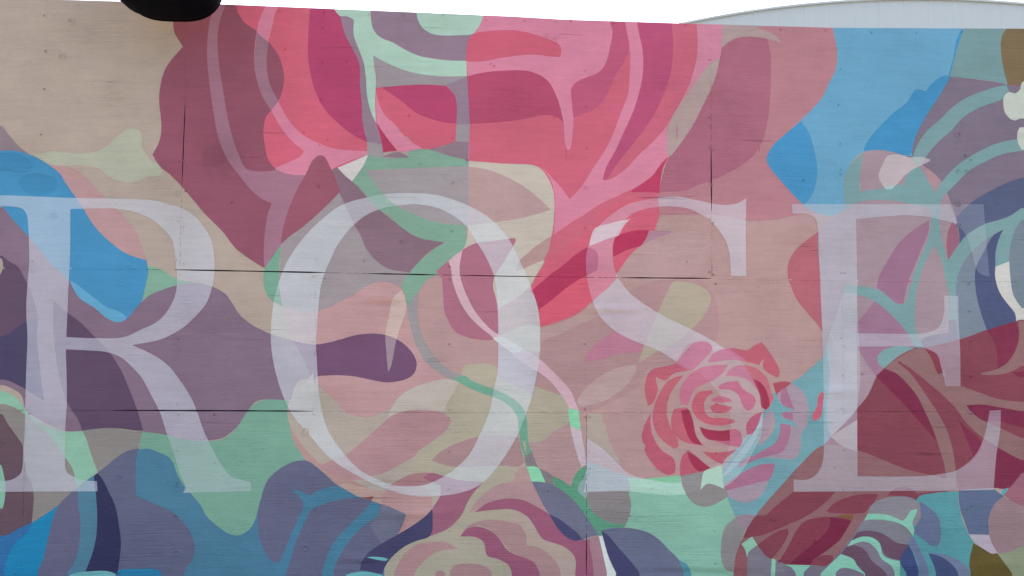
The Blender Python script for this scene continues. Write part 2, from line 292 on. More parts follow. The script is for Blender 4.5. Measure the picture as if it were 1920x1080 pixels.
# mint field bottom right of centre
s('T',(128,173,158),"175,600 380,620 500,622 540,670 590,690 640,685 735,632 755,690 775,755 720,800 700,870 695,950 710,1030 765,1057 770,1080 535,1080 460,995 400,930 330,860 260,825 155,805 180,740 190,680",'painted_field')
s('T',(102,105,132),"22,822 100,808 190,812 270,830 340,870 400,930 460,990 475,1030 500,1080 240,1080 180,1000 100,900",'painted_leaf')
s('T',(70,68,107),"22,825 60,850 110,910 190,1000 250,1080 115,1080 80,1010 50,930",'painted_leaf')
s('T',(78,138,158),"460,992 500,1010 537,1080 495,1080 475,1030")
# ---- big rose
s('X',CORAL,"345,-20 1355,-20 1355,60 1345,120 1300,200 1255,290 1240,330 1240,400 1228,440 1200,480 1160,520 1110,565 1080,590 1013,612 1010,590 1003,555 995,545 1005,520 1022,490 1035,440 1040,390 1035,350 1012,315 980,307 940,306 879,301 870,200 690,290 575,330 515,315 470,330",'painted_rose')
s('A',MARS,"1030,262! 985,190 975,120 1010,-60 1250,-60 1320,30 1340,75 1380,130 1446,175 1510,235 1560,300 1590,380 1597,450 1580,540 1560,570 1525,620 1495,660 1482,740 1490,820 1510,900 1545,945 1600,990 1740,990 1700,1100 1640,1180 1590,1290 1560,1400 1488,1508! 1440,1480 1330,1400 1250,1300 1150,1200 1050,1080 960,985 900,935 858,870! 895,800 908,730 905,660 896,580 900,500 925,400 970,330",'painted_rose/petal')
s('B',MAG,"548,20 660,20 690,60 710,90 740,190 780,270 820,350 825,480 835,580 838,680 866,800 780,755 700,690 630,620 580,530 550,430 532,300 540,100",'painted_rose/petal')
s('B',VEIN,"345,945! 420,915 490,880 510,850! 430,780 370,700 325,620 275,540 240,430 228,340 240,200 260,110 310,0 385,0 345,80 335,130 305,260 300,380 320,480 370,580 420,670 490,750 570,795 660,830 760,845 865,850! 868,870 770,905 690,938 660,960 600,1000 520,985 460,985 390,970",'painted_rose/vein')
s('X',(160,114,136),"415,-5 430,-5 414,33 408,67 410,117 418,167 423,200 433,247 447,290 460,315 477,321 507,321 517,318 533,325 553,328 573,328 557,357 540,397 530,433 527,458 513,477 500,498 496,503! 495,467 498,427 503,400 510,381! 490,372 467,352 450,330 427,300 410,260 400,207 392,150 388,100 393,43 405,10",'painted_rose/vein')
s('B',(158,117,137),"243,182! 310,237! 303,290 300,380 320,480 367,570! 325,620! 275,540 240,430 228,340 238,240",'painted_rose/vein')
s('G',(150,86,105),"600,93 625,100 650,145 680,205 715,298! 640,375 560,450 480,515 430,550 380,595! 390,520 420,410 470,290 520,200 560,120",'painted_rose/petal')
# mint and grey strokes inside the big rose
s('B',GM,"700,60 760,92 788,110 790,200 820,290 850,370 860,480 880,580 915,690! 935,760 950,815! 865,800! 840,690 835,580 825,480 822,360 780,270 740,190 712,90",'painted_rose/vein')
s('B',GL,"865,798! 950,812! 962,880 1050,885 1000,895 865,872!",'painted_rose/vein')
s('B',GM,"888,30 1440,30 1440,192 1440,345 1423,345 1330,340 1240,328 1160,315 1090,285 1010,240 940,210 905,175 890,130",'painted_patch')
s('B',GM,"1423,190! 1500,192 1462,192 1430,240 1423,345! 1300,340 1300,190",'painted_patch')
s('C',MINT,"-56,75! -50,110 -20,160 30,190 100,200 180,198 262,190 300,140 330,60 330,0 -56,0",'painted_patch')
s('B',GL,"895,305! 1100,390 1300,430 1427,428! 1440,500 1443,600 1443,700 1440,798 1361,798 1367,700 1370,600 1360,540 1310,482! 1170,475 945,490 915,495! 918,440",'painted_patch')
s('C',GM,"110,478! 170,455 228,428! 240,500 243,700! 165,700! 170,600 168,560 150,520",'painted_patch')
s('C',(140,120,134),"-5,835! 80,825 160,795! 238,798! 237,903! 120,875",'painted_patch')
s('B',MAG,"945,490 1170,475 1310,482! 1360,540 1370,600 1367,697 1280,685 1150,640 1060,570",'painted_rose/petal')
s('B',CORAL,"915,495 945,490! 1060,570 1150,640 1280,685 1367,695! 1362,795 1290,820 1170,837 1100,780 1020,680 950,590",'painted_rose/petal')
s('B',VEIN,"912,495! 925,560 960,640 1020,700 1090,780 1175,835! 1100,850 1035,850 980,780 918,690!",'painted_rose/vein')
s('B',(170,56,90),"918,693! 980,780 1035,848! 955,858! 945,790",'painted_rose/petal')
s('B',(140,120,134),"950,880! 1000,862 1040,855 1090,875 1100,885 1080,890 960,882!")
s('B',MINT,"660,20 884,20 884,60 890,130 905,175 940,210 1010,240 1090,285 1160,315 1240,330 1330,340 1423,343! 1427,428! 1300,430 1190,420 1100,402 1000,365 930,330 898,310! 905,370 915,440 910,560 915,690! 890,640 865,540 858,440 845,350 815,270 790,200 790,110 750,90 712,90",'painted_stem')
# right half of the rose
s('C',VEIN,"222,345! 230,240 262,190 300,140 325,60 330,20 1660,20 1665,142 1660,250 1600,340 1520,450 1440,560 1430,600 1360,700 1350,780 1358,880 1310,950 1200,1040 1100,1090 1000,1140 900,1200 800,1260 715,1320 722,1140 715,1070 690,1000 650,950 600,928 430,920 232,905 243,700 240,500",'painted_rose/vein')
s('C',CORAL,"230,240 262,192 350,175 470,170 560,182 660,212 745,250 757,290 750,322! 690,318 600,308 500,315 400,330 300,348 222,345!",'painted_rose/petal')
s('C',(172,70,102),"228,430! 300,412 400,400 540,397 610,412 680,455 720,520 750,600 770,692! 740,665 690,648 640,650 540,672 400,688 243,698!",'painted_rose/petal')
s('C',(194,90,114),"243,698! 400,688 540,672 640,650 690,648 740,665 770,690! 778,800 790,845 805,840 820,760 825,660! 900,635 960,600 1010,540 1060,430 1110,350 1135,275 1145,290 1140,450 1130,540 1090,640 1050,750 1000,850 940,940 870,1050 805,1122! 760,1060 700,995 655,950 600,928 540,922 430,920 237,903!",'painted_rose/petal')
s('C',(182,82,116),"1020,20 1100,20 1115,122 1130,200 1140,275 1110,350 1060,430 1010,540 960,600 900,635 825,660! 815,560 812,500 840,465 900,435 970,405 1010,350 1030,270 1045,180 1030,120",'painted_rose/petal')
s('C',(190,92,115),"1382,20 1520,20 1520,138 1522,250 1510,380 1480,470 1425,580 1365,690 1280,790 1200,865 1120,950 1050,1000 1010,1015 990,1010 1060,860 1200,730 1270,650 1320,560 1370,420 1385,300",'painted_rose/petal')
s('C',(176,74,112),"1160,20 1382,20 1382,133 1385,300 1370,420 1320,560 1270,660 1200,760 1120,860 1060,940 1010,1010 990,1010 1010,940 1060,850 1110,740 1160,630 1200,500 1217,400 1215,290 1195,190",'painted_rose/petal')
s('H',(190,92,115),"1150,297! 1060,330 1010,350 940,390 860,450 790,500 715,550! 690,620 655,690 740,650 850,560 920,520 980,420 1050,370 1150,340 1310,330 1310,290",'painted_rose/petal')
s('H',(180,58,94),"1358,100! 1320,140 1260,220 1200,260 1148,295 1160,302 1230,300 1310,305 1312,250 1330,160",'painted_rose/petal')
s('H',(170,52,86),"905,610! 840,650 770,710 690,770 590,855! 610,900 628,965! 700,910 800,830 900,770 960,740 960,640",'painted_rose/petal')
s('H',(202,82,106),"628,965! 700,910 800,830 900,770 1000,740 1065,770! 1030,830 970,880 920,925 830,980 740,1030 640,1060!",'painted_rose/petal')
s('H',(174,50,86),"1070,550 1130,525 1200,514 1250,516! 1230,570 1205,605! 1130,625 1050,665! 1048,600",'painted_rose/petal')
s('H',(196,84,108),"1050,665! 1130,625 1205,605! 1140,690 1065,770! 1050,720",'painted_rose/petal')
# petals outside the rose, right
s('X',(178,124,135),"1340,45 1420,50 1562,40 1562,53 1570,95 1567,130 1555,155 1540,185 1500,227 1480,245 1450,272 1438,295 1442,312 1470,347 1500,377 1530,400 1485,405 1450,412 1400,413 1337,403 1237,403! 1238,360 1300,320 1330,200",'painted_petal')
s('D',(194,124,150),"310,20 465,20 465,142 460,260 445,330 390,370 330,450 260,530 225,590 280,470 322,300 318,138",'painted_rose/vein')
s('D',(174,154,154),"465,20 650,20 660,152 700,170 760,200 798,240 740,225 640,208 540,215 458,272! 465,142",'painted_patch')
s('D',(174,153,152),"450,325 425,430 400,500 350,600 300,700 240,790 180,870 158,882! 150,770 165,690 215,600 300,480 380,370",'painted_patch')
s('D',(168,102,124),"458,272 540,215 640,208 715,218 735,300 737,400 732,560 715,700 690,790 650,860 580,925 500,970 420,1010 330,1040 250,1072 115,1080! 115,1040 155,895 180,870 240,790 300,700 350,600 400,500 440,380 455,300",'painted_petal')
s('X',DUS,"1237,403! 1337,403 1400,413 1450,412 1485,405 1520,402 1560,420 1580,560 1578,650 1520,690 1400,720 1340,560 1320,530 1225,440",v=620)
s('H',(170,128,148),"1255,516! 1330,518 1383,524 1330,545 1270,570 1205,605! 1235,560",'painted_patch')
s('X',(178,146,149),"1155,515 1200,462 1290,432 1338,450 1338,470 1290,520 1155,520",'painted_patch')
s('X',(168,92,107),"1534,434! 1510,452 1490,470 1478,492 1476,515 1480,530 1493,560 1510,582 1530,605 1542,622! 1540,580! 1537,520!",'painted_petal')
s('X',(160,136,152),"1534,430 1560,410 1590,395 1600,520 1607,620 1660,640 1655,700 1630,735 1607,765 1560,820 1545,835! 1542,700 1542,622 1537,520")
s('X',(168,102,124),"1421.8,270 1425,270 1424.6,283 1423.6,288 1422.6,283")
s('X',(182,82,106),"1060,280 1064,281 1062.6,290 1062,303 1060.8,303 1061,290")
s('X',(186,122,146),"1268,238 1271,232 1270,262 1268,262")
# ---- blue, top right
s('X',(100,160,196),"1562,30 1562,53 1570,95 1567,130 1555,155 1540,185 1500,227 1480,245 1450,272 1438,295 1442,312 1480,358 1503,382 1523,397 1553,405 1573,400 1583,391 1581,350 1585,325 1600,300 1620,285 1650,282 1700,292 1710,293 1725,265 1745,230 1765,185 1780,140 1795,90 1803,53 1803,30",'painted_leaf')
s('X',(68,144,196),"1502,227! 1517,250 1526,280 1532,320 1528,350 1518,372 1507,384 1503,382 1480,358 1442,312 1437,297 1450,272 1480,245",'painted_leaf')
s('E',(64,142,194),"1025,185 1025,230 985,340 940,510 920,570 880,660 800,810 720,960 690,1030 640,1050 560,1030 440,1015 360,1025 360,1000 400,930 470,850 560,760 650,690 700,610 730,600 775,620 820,560 890,515 930,510 960,400 985,270 1005,225",'painted_leaf')
s('E',(114,151,155),"1025,100 1325,100 1325,188 1295,230 1283,300 1290,400 1310,500 1325,570 1310,568 1240,550 1130,535 940,518! 985,340 1025,200",'painted_patch')
s('E',(125,108,77),"1325,100 1440,100 1440,545 1420,572 1330,570 1310,500 1290,400 1283,300 1295,230 1325,185",'painted_leaf')
s('E',(160,100,94),"1325,570! 1425,572! 1415,600 1380,632 1340,620")
s('E',(160,100,94),"1400,790 1440,770 1440,860 1410,850")
s('X',(122,112,131),"1781,144! 1840,150 1885,158 1920,162 1920,420 1800,420 1710,300")
# dusky rose with teal stems (behind the letter E)
s('J',(84,93,127),"1440,275 1340,310 1230,365 1150,415 1060,505 1060,560 1075,600 1040,700 1120,640 1180,600 1290,520 1360,495 1440,440",'painted_petal')
s('J',(116,129,147),"1440,500 1390,560 1325,570 1260,600 1180,660 1110,740 1058,860 1055,1080 1070,1195 1150,1165 1230,1135 1440,1080",'painted_petal')
s('J',(156,136,148),"515,362 425,460 400,700 420,1080 480,1240 600,1390 680,1330 830,1235 880,1180 1015,1150 1015,1080 1030,740 1075,650 1055,500 1020,400 975,300 900,230 790,165 700,135 640,125 560,128 530,140 500,200",'painted_petal')
s('J',(166,134,144),"860,205 900,230 950,270 975,300 937,362! 900,320 880,260",'painted_petal')
s('J',(150,108,137),"905,518! 900,590 870,660 830,760 790,860 770,940 760,995 720,985 640,920 610,900 620,840 680,730 740,640 820,570",'painted_petal')
s('J',(150,98,122),"1035,530 1060,550 1072,600 1073,650 1040,700 1012,745 1003,660 1010,590",'painted_petal')
s('P',(152,112,140),"600,192! 680,240 750,320 800,400 830,458 740,495 655,572 610,620 540,520 500,440 497,330 540,270",'painted_petal')
s('P',(76,84,122),"1270,-180 1325,-210! 1300,-160 1280,-20 1275,40 1300,130 1350,210 1395,280 1398,305 1300,335 1230,355! 1200,270 1175,180 1163,80 1170,0 1200,-60",'painted_petal')
TEA=(116,153,159)
s('J',TEA,"500,170 460,210 430,270 425,330 425,460 480,425 560,408 650,405 740,415 830,435 900,450 917,470 908,580 890,650 850,740 810,850 780,960 762,992! 720,985 640,920 560,895 430,880 420,930 500,938 600,975 680,1040 750,1110 800,1180 830,1235 875,1235 845,1180 830,1120 825,1080 830,950 850,850 880,760 935,658! 980,760 1000,880 1020,940 1015,1080 1060,1080 1055,900 1070,820 1110,740 1180,660 1270,600 1325,570! 1300,620 1280,700 1280,780 1355,752 1365,650 1390,570 1440,500 1440,440 1360,495 1290,520 1220,540 1120,600 1070,660 1010,747! 970,600 965,450 975,400 1010,360 1060,310 1130,240 1220,190 1310,150 1440,125 1440,55 1310,80 1220,115 1130,165 1060,215 1000,275 937,362! 880,260 855,210 800,240 775,290 760,315 700,325 640,340 560,350 515,362! 515,280 535,140",'painted_stem')
s('E',TEA,"1322,573! 1340,620 1300,665 1210,700 1110,740 1020,800 950,880 860,960 790,1040 760,1090 730,1130 680,1080 730,960 790,880 880,800 950,730 1050,660 1150,620 1240,590",'painted_stem')
s('J',(112,127,144),"1440,500 1395,570 1366,660 1358,760 1370,850 1390,950 1440,1040 1440,780",'painted_petal')
s('J',(192,193,193),"1280,780 1357,750! 1362,830 1380,940 1440,1030 1440,1075 1395,1088 1390,1040 1340,980 1300,920 1278,840",'painted_patch')
s('J',(198,193,196),"620,270 650,195 675,155 740,150 795,165 860,162 915,178 905,190 830,225 770,265 730,310 700,335 660,340 640,315",'painted_leaf',a=.62)
s('J',(160,190,205),"650,330 700,320 708,335 690,347 660,345",a=.7)
s('E',(186,197,190),"1440,535 1420,570 1415,600 1380,632 1340,620 1305,650 1300,700 1310,760 1350,805 1380,815 1410,800 1440,780",'painted_patch')
s('E',(186,197,190),"1440,855 1410,860 1392,910 1400,970 1425,1010 1440,1022",'painted_patch')
# ---- teal patch right of the little rose
s('X',(108,152,166),"1556,640 1543,668 1520,690 1500,707 1480,718 1440,745 1426,772 1400,815 1372,850 1356,870 1356,910 1378,968 1418,966 1440,938 1470,905 1500,872 1545,835! 1552,826 1556,800 1551,760 1554,720 1556,690",'painted_field')
s('P',TEA,"615,510 640,475 700,452 780,448 830,460 740,495 700,530 655,575 625,550",'painted_petal')
# ---- maroon flower, lower right
MAR=(128,64,79); DMA=(122,45,72); TAU=(138,101,104)
s('X',MAR,"1920,597 1905,602 1850,619 1800,636 1732,652 1715,653 1687,667 1658,690 1643,707 1627,740 1607,765 1560,817 1540,838 1500,872 1470,905 1440,938 1417,967 1395,1003 1385,1060 1380,1080 1700,1080 1760,930 1790,920 1870,915 1895,915 1920,885",'painted_rose')
s('P',DMA,"605,615! 655,575! 720,600 780,655 840,730 880,810 920,880 945,980 850,870 760,770 680,690",'painted_rose/petal')
s('P',(126,48,74),"1230,358! 1395,308! 1412,380 1400,450 1350,535 1290,575 1290,500 1270,420",'painted_rose/petal')
s('P',DMA,"1440,545 1370,592 1400,615 1440,625",'painted_rose/petal')
s('P',DMA,"1115,780 1200,775 1300,790 1440,815 1440,910 1300,870 1200,860 1140,815",'painted_rose/petal')
s('P',DMA,"1065,850 1110,900 1180,960 1205,1000 1200,1030 1160,1080 1120,980",'painted_rose/petal')
s('U',DMA,"1290,355! 1370,400 1440,435 1440,500 1380,560 1330,590 1270,580 1275,450",'painted_rose/petal')
s('P',TAU,"655,572! 700,535 770,490 830,462 885,460 915,510 940,570 957,607 980,597 990,570 1003,672! 1085,672! 1180,705 1300,745 1440,762 1440,815 1300,790 1200,775 1115,780! 1140,815 1200,860 1300,905 1440,972 1440,1095 1370,1060 1290,1015 1180,940 1110,870 1050,790 980,720 910,660 850,610 790,565 735,530 728,540 790,590 850,665 910,755 960,830 1010,930 1040,1040 1055,1150 1060,1230 1005,1230 990,1110 960,1010 930,920 880,810 840,730 780,655 720,600",'painted_rose/vein')
s('P',TAU,"1408,305! 1440,292 1440,545 1390,580 1300,608 1200,608 1200,598 1290,575 1350,535 1400,450 1412,380",'painted_rose/vein')
s('P',(132,60,76),"880,460! 940,470 970,510 990,570 980,597 957,607 940,570 915,510",'painted_rose/petal')
s('X',(137,95,101),"1544,835 1500,872 1470,905 1440,938 1417,967 1395,1003 1385,1060 1380,1080 1640,1080 1680,940 1720,925 1800,920 1780,900 1700,880 1610,845",'painted_rose/vein')
s('U',(170,140,145),"350,295! 500,200 500,380 420,350",)
RD=(128,63,78)
s('T',RD,"1105,605! 1340,605! 1290,660 1180,740 1050,800 930,850 870,860 820,870! 850,800 895,740 940,740 1000,690 1060,640",'painted_rose/petal')
s('U',RD,"620,620 560,617 470,630 380,665 325,715 350,725 540,725 570,690 600,660",'painted_rose/petal')
s('U',(128,58,75),"470,770 440,755 380,748 300,748 210,770 160,820 130,880 90,950 70,985 50,1005 150,1018 240,1018 250,990 310,950 350,920 400,880 440,820",'painted_rose/petal')
s('U',(118,42,67),"350,750 470,768 440,820 400,880 350,920 310,950 250,990 240,1018 120,1010 200,940 300,860 345,800",'painted_rose/petal')
s('T',RD,"900,905! 960,860 1020,825 1070,812 1075,840 1040,910 1000,960 980,985 950,970 920,930",'painted_rose/petal')
s('U',RD,"240,1015 260,980 310,962 365,965 365,985 330,1020 290,1020",'painted_rose/petal')
s('U',(128,86,60),"390,745 410,735 478,735 475,765 430,755")
s('U',RD,"670,628! 700,595 750,578 800,585 830,610 842,648 800,642 740,632",'painted_petal')
s('T',(140,84,94),"820,870! 800,900 775,980 765,1080 850,1080 845,975 830,920")
s('T',(120,112,128),"850,945 900,905 940,960 980,985 1000,990 1050,1010 1110,1045 1125,1080 842,1080 842,985",'painted_patch')
s('T',(140,84,94),"815,1050 830,1020 858,1080 790,1080")
s('T',(133,180,160),"810,900 870,858 900,905 850,945 842,975 830,930",'painted_patch')
s('T',(133,180,160),"980,980 1002,988 970,1080 940,1080",'painted_stem')
s('T',(134,128,133),"775,757 730,790 705,850 695,930 700,1000 730,1050 765,1057 770,1000 790,930 825,830 800,790",'painted_leaf')
s('T',(145,124,140),"775,752 820,732 890,738 850,800 825,832",'painted_patch')
# bottom right flower
s('U',(117,108,127),"100,1015 240,1018 330,1020 470,860 560,730 640,650 740,630 820,645 860,690 1000,900 1000,1080 90,1080",'painted_rose')
s('U',(82,142,154),"838,645 920,615 1070,603 1075,690 1100,780 1130,850 1157,892 1140,1000 1140,1080 740,1080 745,1000 800,880",'painted_field')
s('U',(131,126,138),"560,735 575,690 620,655 680,635 740,632 820,648 858,690 858,750 830,800 812,790 755,790 640,740",'painted_petal')
s('U',(121,118,132),"540,768 650,765 730,780 800,850 785,905 720,890 660,850 600,828 540,825 500,835",'painted_petal')
s('U',(127,183,167),"560,730 640,730 700,745 755,770 780,750 800,715 838,703 835,725 812,780 825,830 815,855 780,810 730,780 650,765 590,762 540,768",'painted_stem')
s('U',(103,75,95),"500,835! 540,825 600,828 660,850 720,890 790,905! 760,950 740,990 680,975 650,950 630,900 590,865 530,858 470,880",'painted_petal')
s('U',(121,112,130),"445,915! 510,890 560,890 610,930 640,985 690,1020 720,1080 670,1080 620,1040 580,990 550,940 510,915",'painted_petal')
s('U',(103,75,95),"410,955! 445,912 510,912 550,940 580,990 640,1040 680,1080 560,1080 500,1030 480,990 450,970",'painted_petal')
s('U',(127,183,167),"470,880! 530,858 590,865 630,900 645,960 690,985 740,995! 745,1080 720,1080 690,1020 640,985 610,930 560,890 510,890 445,915!",'painted_stem')
s('U',(127,183,167),"280,1080 340,1020 410,955 480,985 500,1020 560,1080 500,1050 440,1033 400,1040 380,1060 370,1080",'painted_stem')
s('U',(127,183,167),"90,1015 240,1018 200,1060 190,1080 165,1080 130,1030",'painted_stem')
s('U',(97,107,142),"850,655! 900,690 945,730 968,780 970,880 950,915 920,912 880,880 820,840 830,800 858,750",'painted_petal')
s('U',(102,112,147),"815,855! 860,940 900,1040 905,1080 850,1080 840,1000 800,920 785,905",'painted_petal')
s('U',(62,73,120),"760,950! 790,905! 815,950 845,1050 850,1080 790,1080 740,1000",'painted_petal')
s('U',(107,117,147),"902,948 980,955 1060,985 1120,1030 1140,1080 1060,1080 970,970",'painted_petal')
s('U',(68,76,117),"902,950! 970,970 1040,1020 1080,1080 950,1080 930,1020",'painted_petal')
s('U',(148,94,112),"1440,485 1380,560 1325,625! 1380,665 1440,692",'painted_petal')
s('U',(90,101,134),"1072,598! 1270,590! 1325,630! 1270,680 1240,760 1242,850! 1130,845! 1100,760 1078,690",'painted_leaf')
s('U',(145,117,126),"1325,632! 1300,650 1265,690 1242,770 1245,860 1265,910 1285,945 1360,945 1440,905 1440,692 1380,665",'painted_leaf')
s('U',(172,156,176),"1130,845! 1242,848! 1260,900 1290,950 1260,955 1200,920 1150,880",'painted_patch')
s('U',(97,82,44),"1155,895! 1200,920 1260,955 1290,952! 1330,1010 1385,1080 1145,1080 1130,1010",'painted_leaf')
s('U',(134,140,116),"1288,950! 1360,945 1440,905 1440,1080 1385,1080 1330,1010",'painted_leaf')
s('U',(80,150,165),"1310,600 1355,580 1325,632")
# ---- little rose
LAM[0] = .45
PK=(184,92,112); PP=(188,112,142); DR=(158,52,80)
s('X',DUS,"1208,700 1222,688 1262,683 1290,645 1330,640 1338,660 1370,652 1400,655 1428,641 1445,660 1462,690 1460,710 1440,745 1428,775 1420,790 1400,815 1360,870 1350,885 1300,892 1250,893 1215,860 1203,820",'painted_rose',v=620)
LAM[0] = .15
def pt(c,col,t): s(c,col,t,'painted_rose/petal')
pt('O',PK,"440,545! 508,583! 430,600 375,640 328,618! 328,640 340,690 310,770 285,782 268,720 268,650 285,600 320,572 385,560")
pt('O',PP,"440,545! 490,480 545,428 610,422 648,450 640,480 590,530 540,578 508,583! 470,560")
pt('O',PK,"618,535 640,500 690,470 760,458 840,470 880,445 925,423! 960,470 1000,530 1025,590 1015,625 980,610 930,570 935,520 920,530 910,555 860,540 780,525 700,528 640,540")
pt('O',PP,"618,535 640,500 690,468 740,462! 840,530! 780,525 700,528 640,540")
pt('O',(188,108,136),"470,775 460,700 490,640 540,590 610,560 735,550 700,600 650,640 600,660 560,680 530,720 510,780")
pt('O',(188,102,120),"718,615 750,575 800,555 870,560 920,590 960,640 970,690 990,740 975,780 950,805 920,790 915,740 890,680 850,640 790,618")
pt('O',PP,"718,615 750,575 820,556! 870,630 890,685 850,640 790,618")
pt('O',DR,"872,630! 915,650 950,700 967,780 948,803 920,787 912,720")
pt('O',(188,98,128),"675,675 720,650 790,642 820,690 870,720 890,750 870,800 845,812 820,790 790,720 740,690 690,690")
pt('O',(188,92,112),"530,790 540,740 570,705 640,695 650,710 610,740 600,800 630,845 700,850 770,860 770,878 700,892 620,885 560,850")
pt('O',(188,100,130),"635,750 680,728 740,740 758,758 720,762 660,762")
pt('O',(186,92,112),"632,790 660,772 720,780 760,790 740,810 690,825 645,815")
pt('O',(184,94,112),"485,610 440,620 390,650 350,710 320,780 310,850 325,920 370,980 430,1025 458,1010 450,970 410,900 390,820 400,740 430,680")
pt('T',(180,86,108),"300,165 265,230 250,290 255,325 270,345 265,370 290,420 340,480 400,512 435,500 440,450 420,410 370,380 330,330 305,270 298,200")
pt('O',(182,92,110),"430,800 415,850 420,920 460,970 500,990 540,1000 600,1008 560,960 540,880 520,810 490,790 470,795")
pt('O',DR,"470,810 510,800 535,860 550,940 587,1002! 530,985 490,900")
pt('T',DR,"575,240 620,255 700,262 742,256! 745,318! 700,320 620,310 590,280")
pt('T',(186,96,126),"742,256! 770,252 805,270 812,330 800,355 740,345 660,322 745,318")
pt('T',(178,88,106),"590,378 650,385 740,378 790,365 730,410 700,452 640,420")
pt('T',(180,86,106),"465,515 465,450 480,400 512,373 550,400 600,450 635,470 620,490 540,505")
pt('T',DR,"505,380 560,410 600,445 635,470 602,492 560,485 520,430")
pt('T',(182,84,112),"925,155! 870,180 835,230 840,285 870,280 900,230")
pt('O',(168,76,92),"985,655 1050,645 1090,652 1050,690 1005,720")
s('O',(158,138,156),"965,800 1000,725 1090,655! 1140,690 1175,750 1188,830 1175,890 1145,940 1142,1020 1135,1050 1100,1085 1050,1080 1000,1075 940,1075 860,1090 800,1130 790,1120 850,1080 920,1050 905,1000 925,870",'painted_rose')
s('T',(162,107,138),"1030,30 1060,20 1105,145 1060,135 1030,100",'painted_rose/petal')
s('T',(162,107,138),"790,460 810,430 870,400 960,360 1010,290 1030,220 1085,225 1080,300 1040,380 980,400 880,430 800,470",'painted_rose/petal')
s('O',(108,152,166),"1005,720 1030,770 1105,805 1030,820 1035,850 1100,870 1125,910 1080,890 1025,880 1025,930 990,1000 930,1030 880,1065 840,1060 900,1000 960,940 985,880 975,820 960,800 985,750",'painted_rose/vein')
s('T',(162,107,138),"1033,160 1095,160 1098,205 1050,190",'painted_rose/petal')
s('O',(170,138,150),"985,820 995,880 970,950 905,1005 900,995 950,940 980,880 975,820",'painted_rose/vein')
s('T',(162,104,134),"710,570! 780,520 850,480 930,450 1000,448 990,490 965,540 880,560 800,580 720,600",'painted_petal')
s('T',(156,137,154),"720,600! 800,580 880,560 965,540! 940,600 900,645 840,668 780,655 735,630",'painted_petal')
s('T',(134,128,131),"470,515! 600,490 640,560 720,585 735,632 700,655 640,685 590,690 540,670 500,622 475,560",'painted_leaf')
s('T',(122,184,148),"265,533! 465,515! 470,560 400,560",'painted_patch')
s('T',(158,196,183),"170,525 265,533 400,556 470,555 500,622 380,625 190,605",'painted_patch')
s('T',(190,92,118),"1255,40 1268,50 1262,130 1250,190 1225,207 1207,200 1205,170 1230,130 1238,70",'painted_patch')
LAM[0] = None
# ---- letters: thin white glaze
WH=(178,181,198)
s('X',WH,"8,366! 133,371 200,372 283,375 313,382 347,393 370,410 390,437 400,463 403,507 398,540 387,570 353,607 330,623 300,637 248,647! 277,660 300,673 320,690 340,717 357,743 370,773 383,810 403,850 408,860 427,887 437,895 470,903! 471,921! 343,924! 348,913 337,887 327,853 313,813 300,773 283,740 267,710 247,687 227,670 200,660 167,657 124,655! 126,727 126,757 123,800 123,847 124,883 137,893 153,900 182,902! 183,921! 0,924 0,902 20,900 37,890 42,880 44,847 47,803 49,720 50,687 52,633 50,583 53,520 55,493 53,427 50,403 43,392 30,388 3,386! 0,375;132,392! 173,391 213,391 250,397 283,410 307,430 323,450 328,473 332,507 333,533 328,560 310,590 290,607 267,617 233,632 177,634 125,632! 127,593 130,527 132,460",'painted_letter#translucent white painted capital letter R',a=.66,raw=True)
s('X',(187,194,206),"777,362 820,366 860,378 900,397 930,420 955,450 975,490 993,530 1010,580 1013,630 1010,680 998,740 985,780 965,825 940,865 905,905 870,922 820,930 770,929 720,915 672,893 620,860 580,815 550,780 530,740 515,690 508,640 510,590 517,550 530,510 545,480 570,445 600,415 640,385 690,370 730,363;783,383 753,385 727,388 700,397 677,410 653,433 633,460 620,487 610,510 602,537 598,570 595,610 593,647 595,683 597,720 603,767 617,810 647,853 677,883 700,895 730,908 760,912 793,910 813,903 833,893 860,873 880,852 897,820 917,773 928,720 933,700 934,633 933,573 927,520 910,480 893,453 873,423 847,403 820,390",'painted_letter#translucent white painted capital letter O',a=.64,raw=True)
s('J',(196,208,216),"430,455 460,440 490,500 500,880 500,1080 440,1080 445,700",a=0.0)
s('X',(189,186,203),"1399,372! 1398,430 1399,518! 1370,517! 1368,480 1362,455 1350,435 1330,412 1310,400 1290,391 1260,387 1233,388 1205,393 1180,405 1160,430 1150,455 1149,485 1155,512 1165,530 1180,548 1205,568 1240,590 1280,610 1315,627 1350,648 1380,670 1405,695 1422,725 1430,760 1428,790 1415,825 1390,862 1355,895 1320,912 1285,925 1245,927 1180,921 1094,923! 1098,900 1100,822! 1125,838 1150,860 1175,885 1207,897 1250,898 1290,892 1320,880 1345,868 1362,850 1369,820 1368,780 1355,750 1335,722 1310,700 1290,690 1268,678 1230,655 1183,637 1150,618 1123,590 1108,555 1100,515 1099,485 1105,455 1122,425 1150,400 1180,382 1210,375 1240,370 1267,368 1300,374 1350,384 1380,382",'painted_letter#translucent white painted capital letter S',a=.60,raw=True,
  mods=[("1380,845 1440,780 1430,800 1400,860 1355,900 1350,880",.45)])
s('H',(205,202,212),"915,605! 925,550 950,500 1020,480 1090,462 1145,452! 1110,490 1080,545! 1000,570",a=.75)
s('O',(180,200,210),"750,1110! 800,1040 860,960 930,850! 915,960 880,1030 840,1110 770,1200 712,1240 705,1180",a=.42)
s('T',(166,196,184),"600,490 640,475 700,455 705,520 712,590 680,575 620,560 580,595 585,550",'painted_patch')
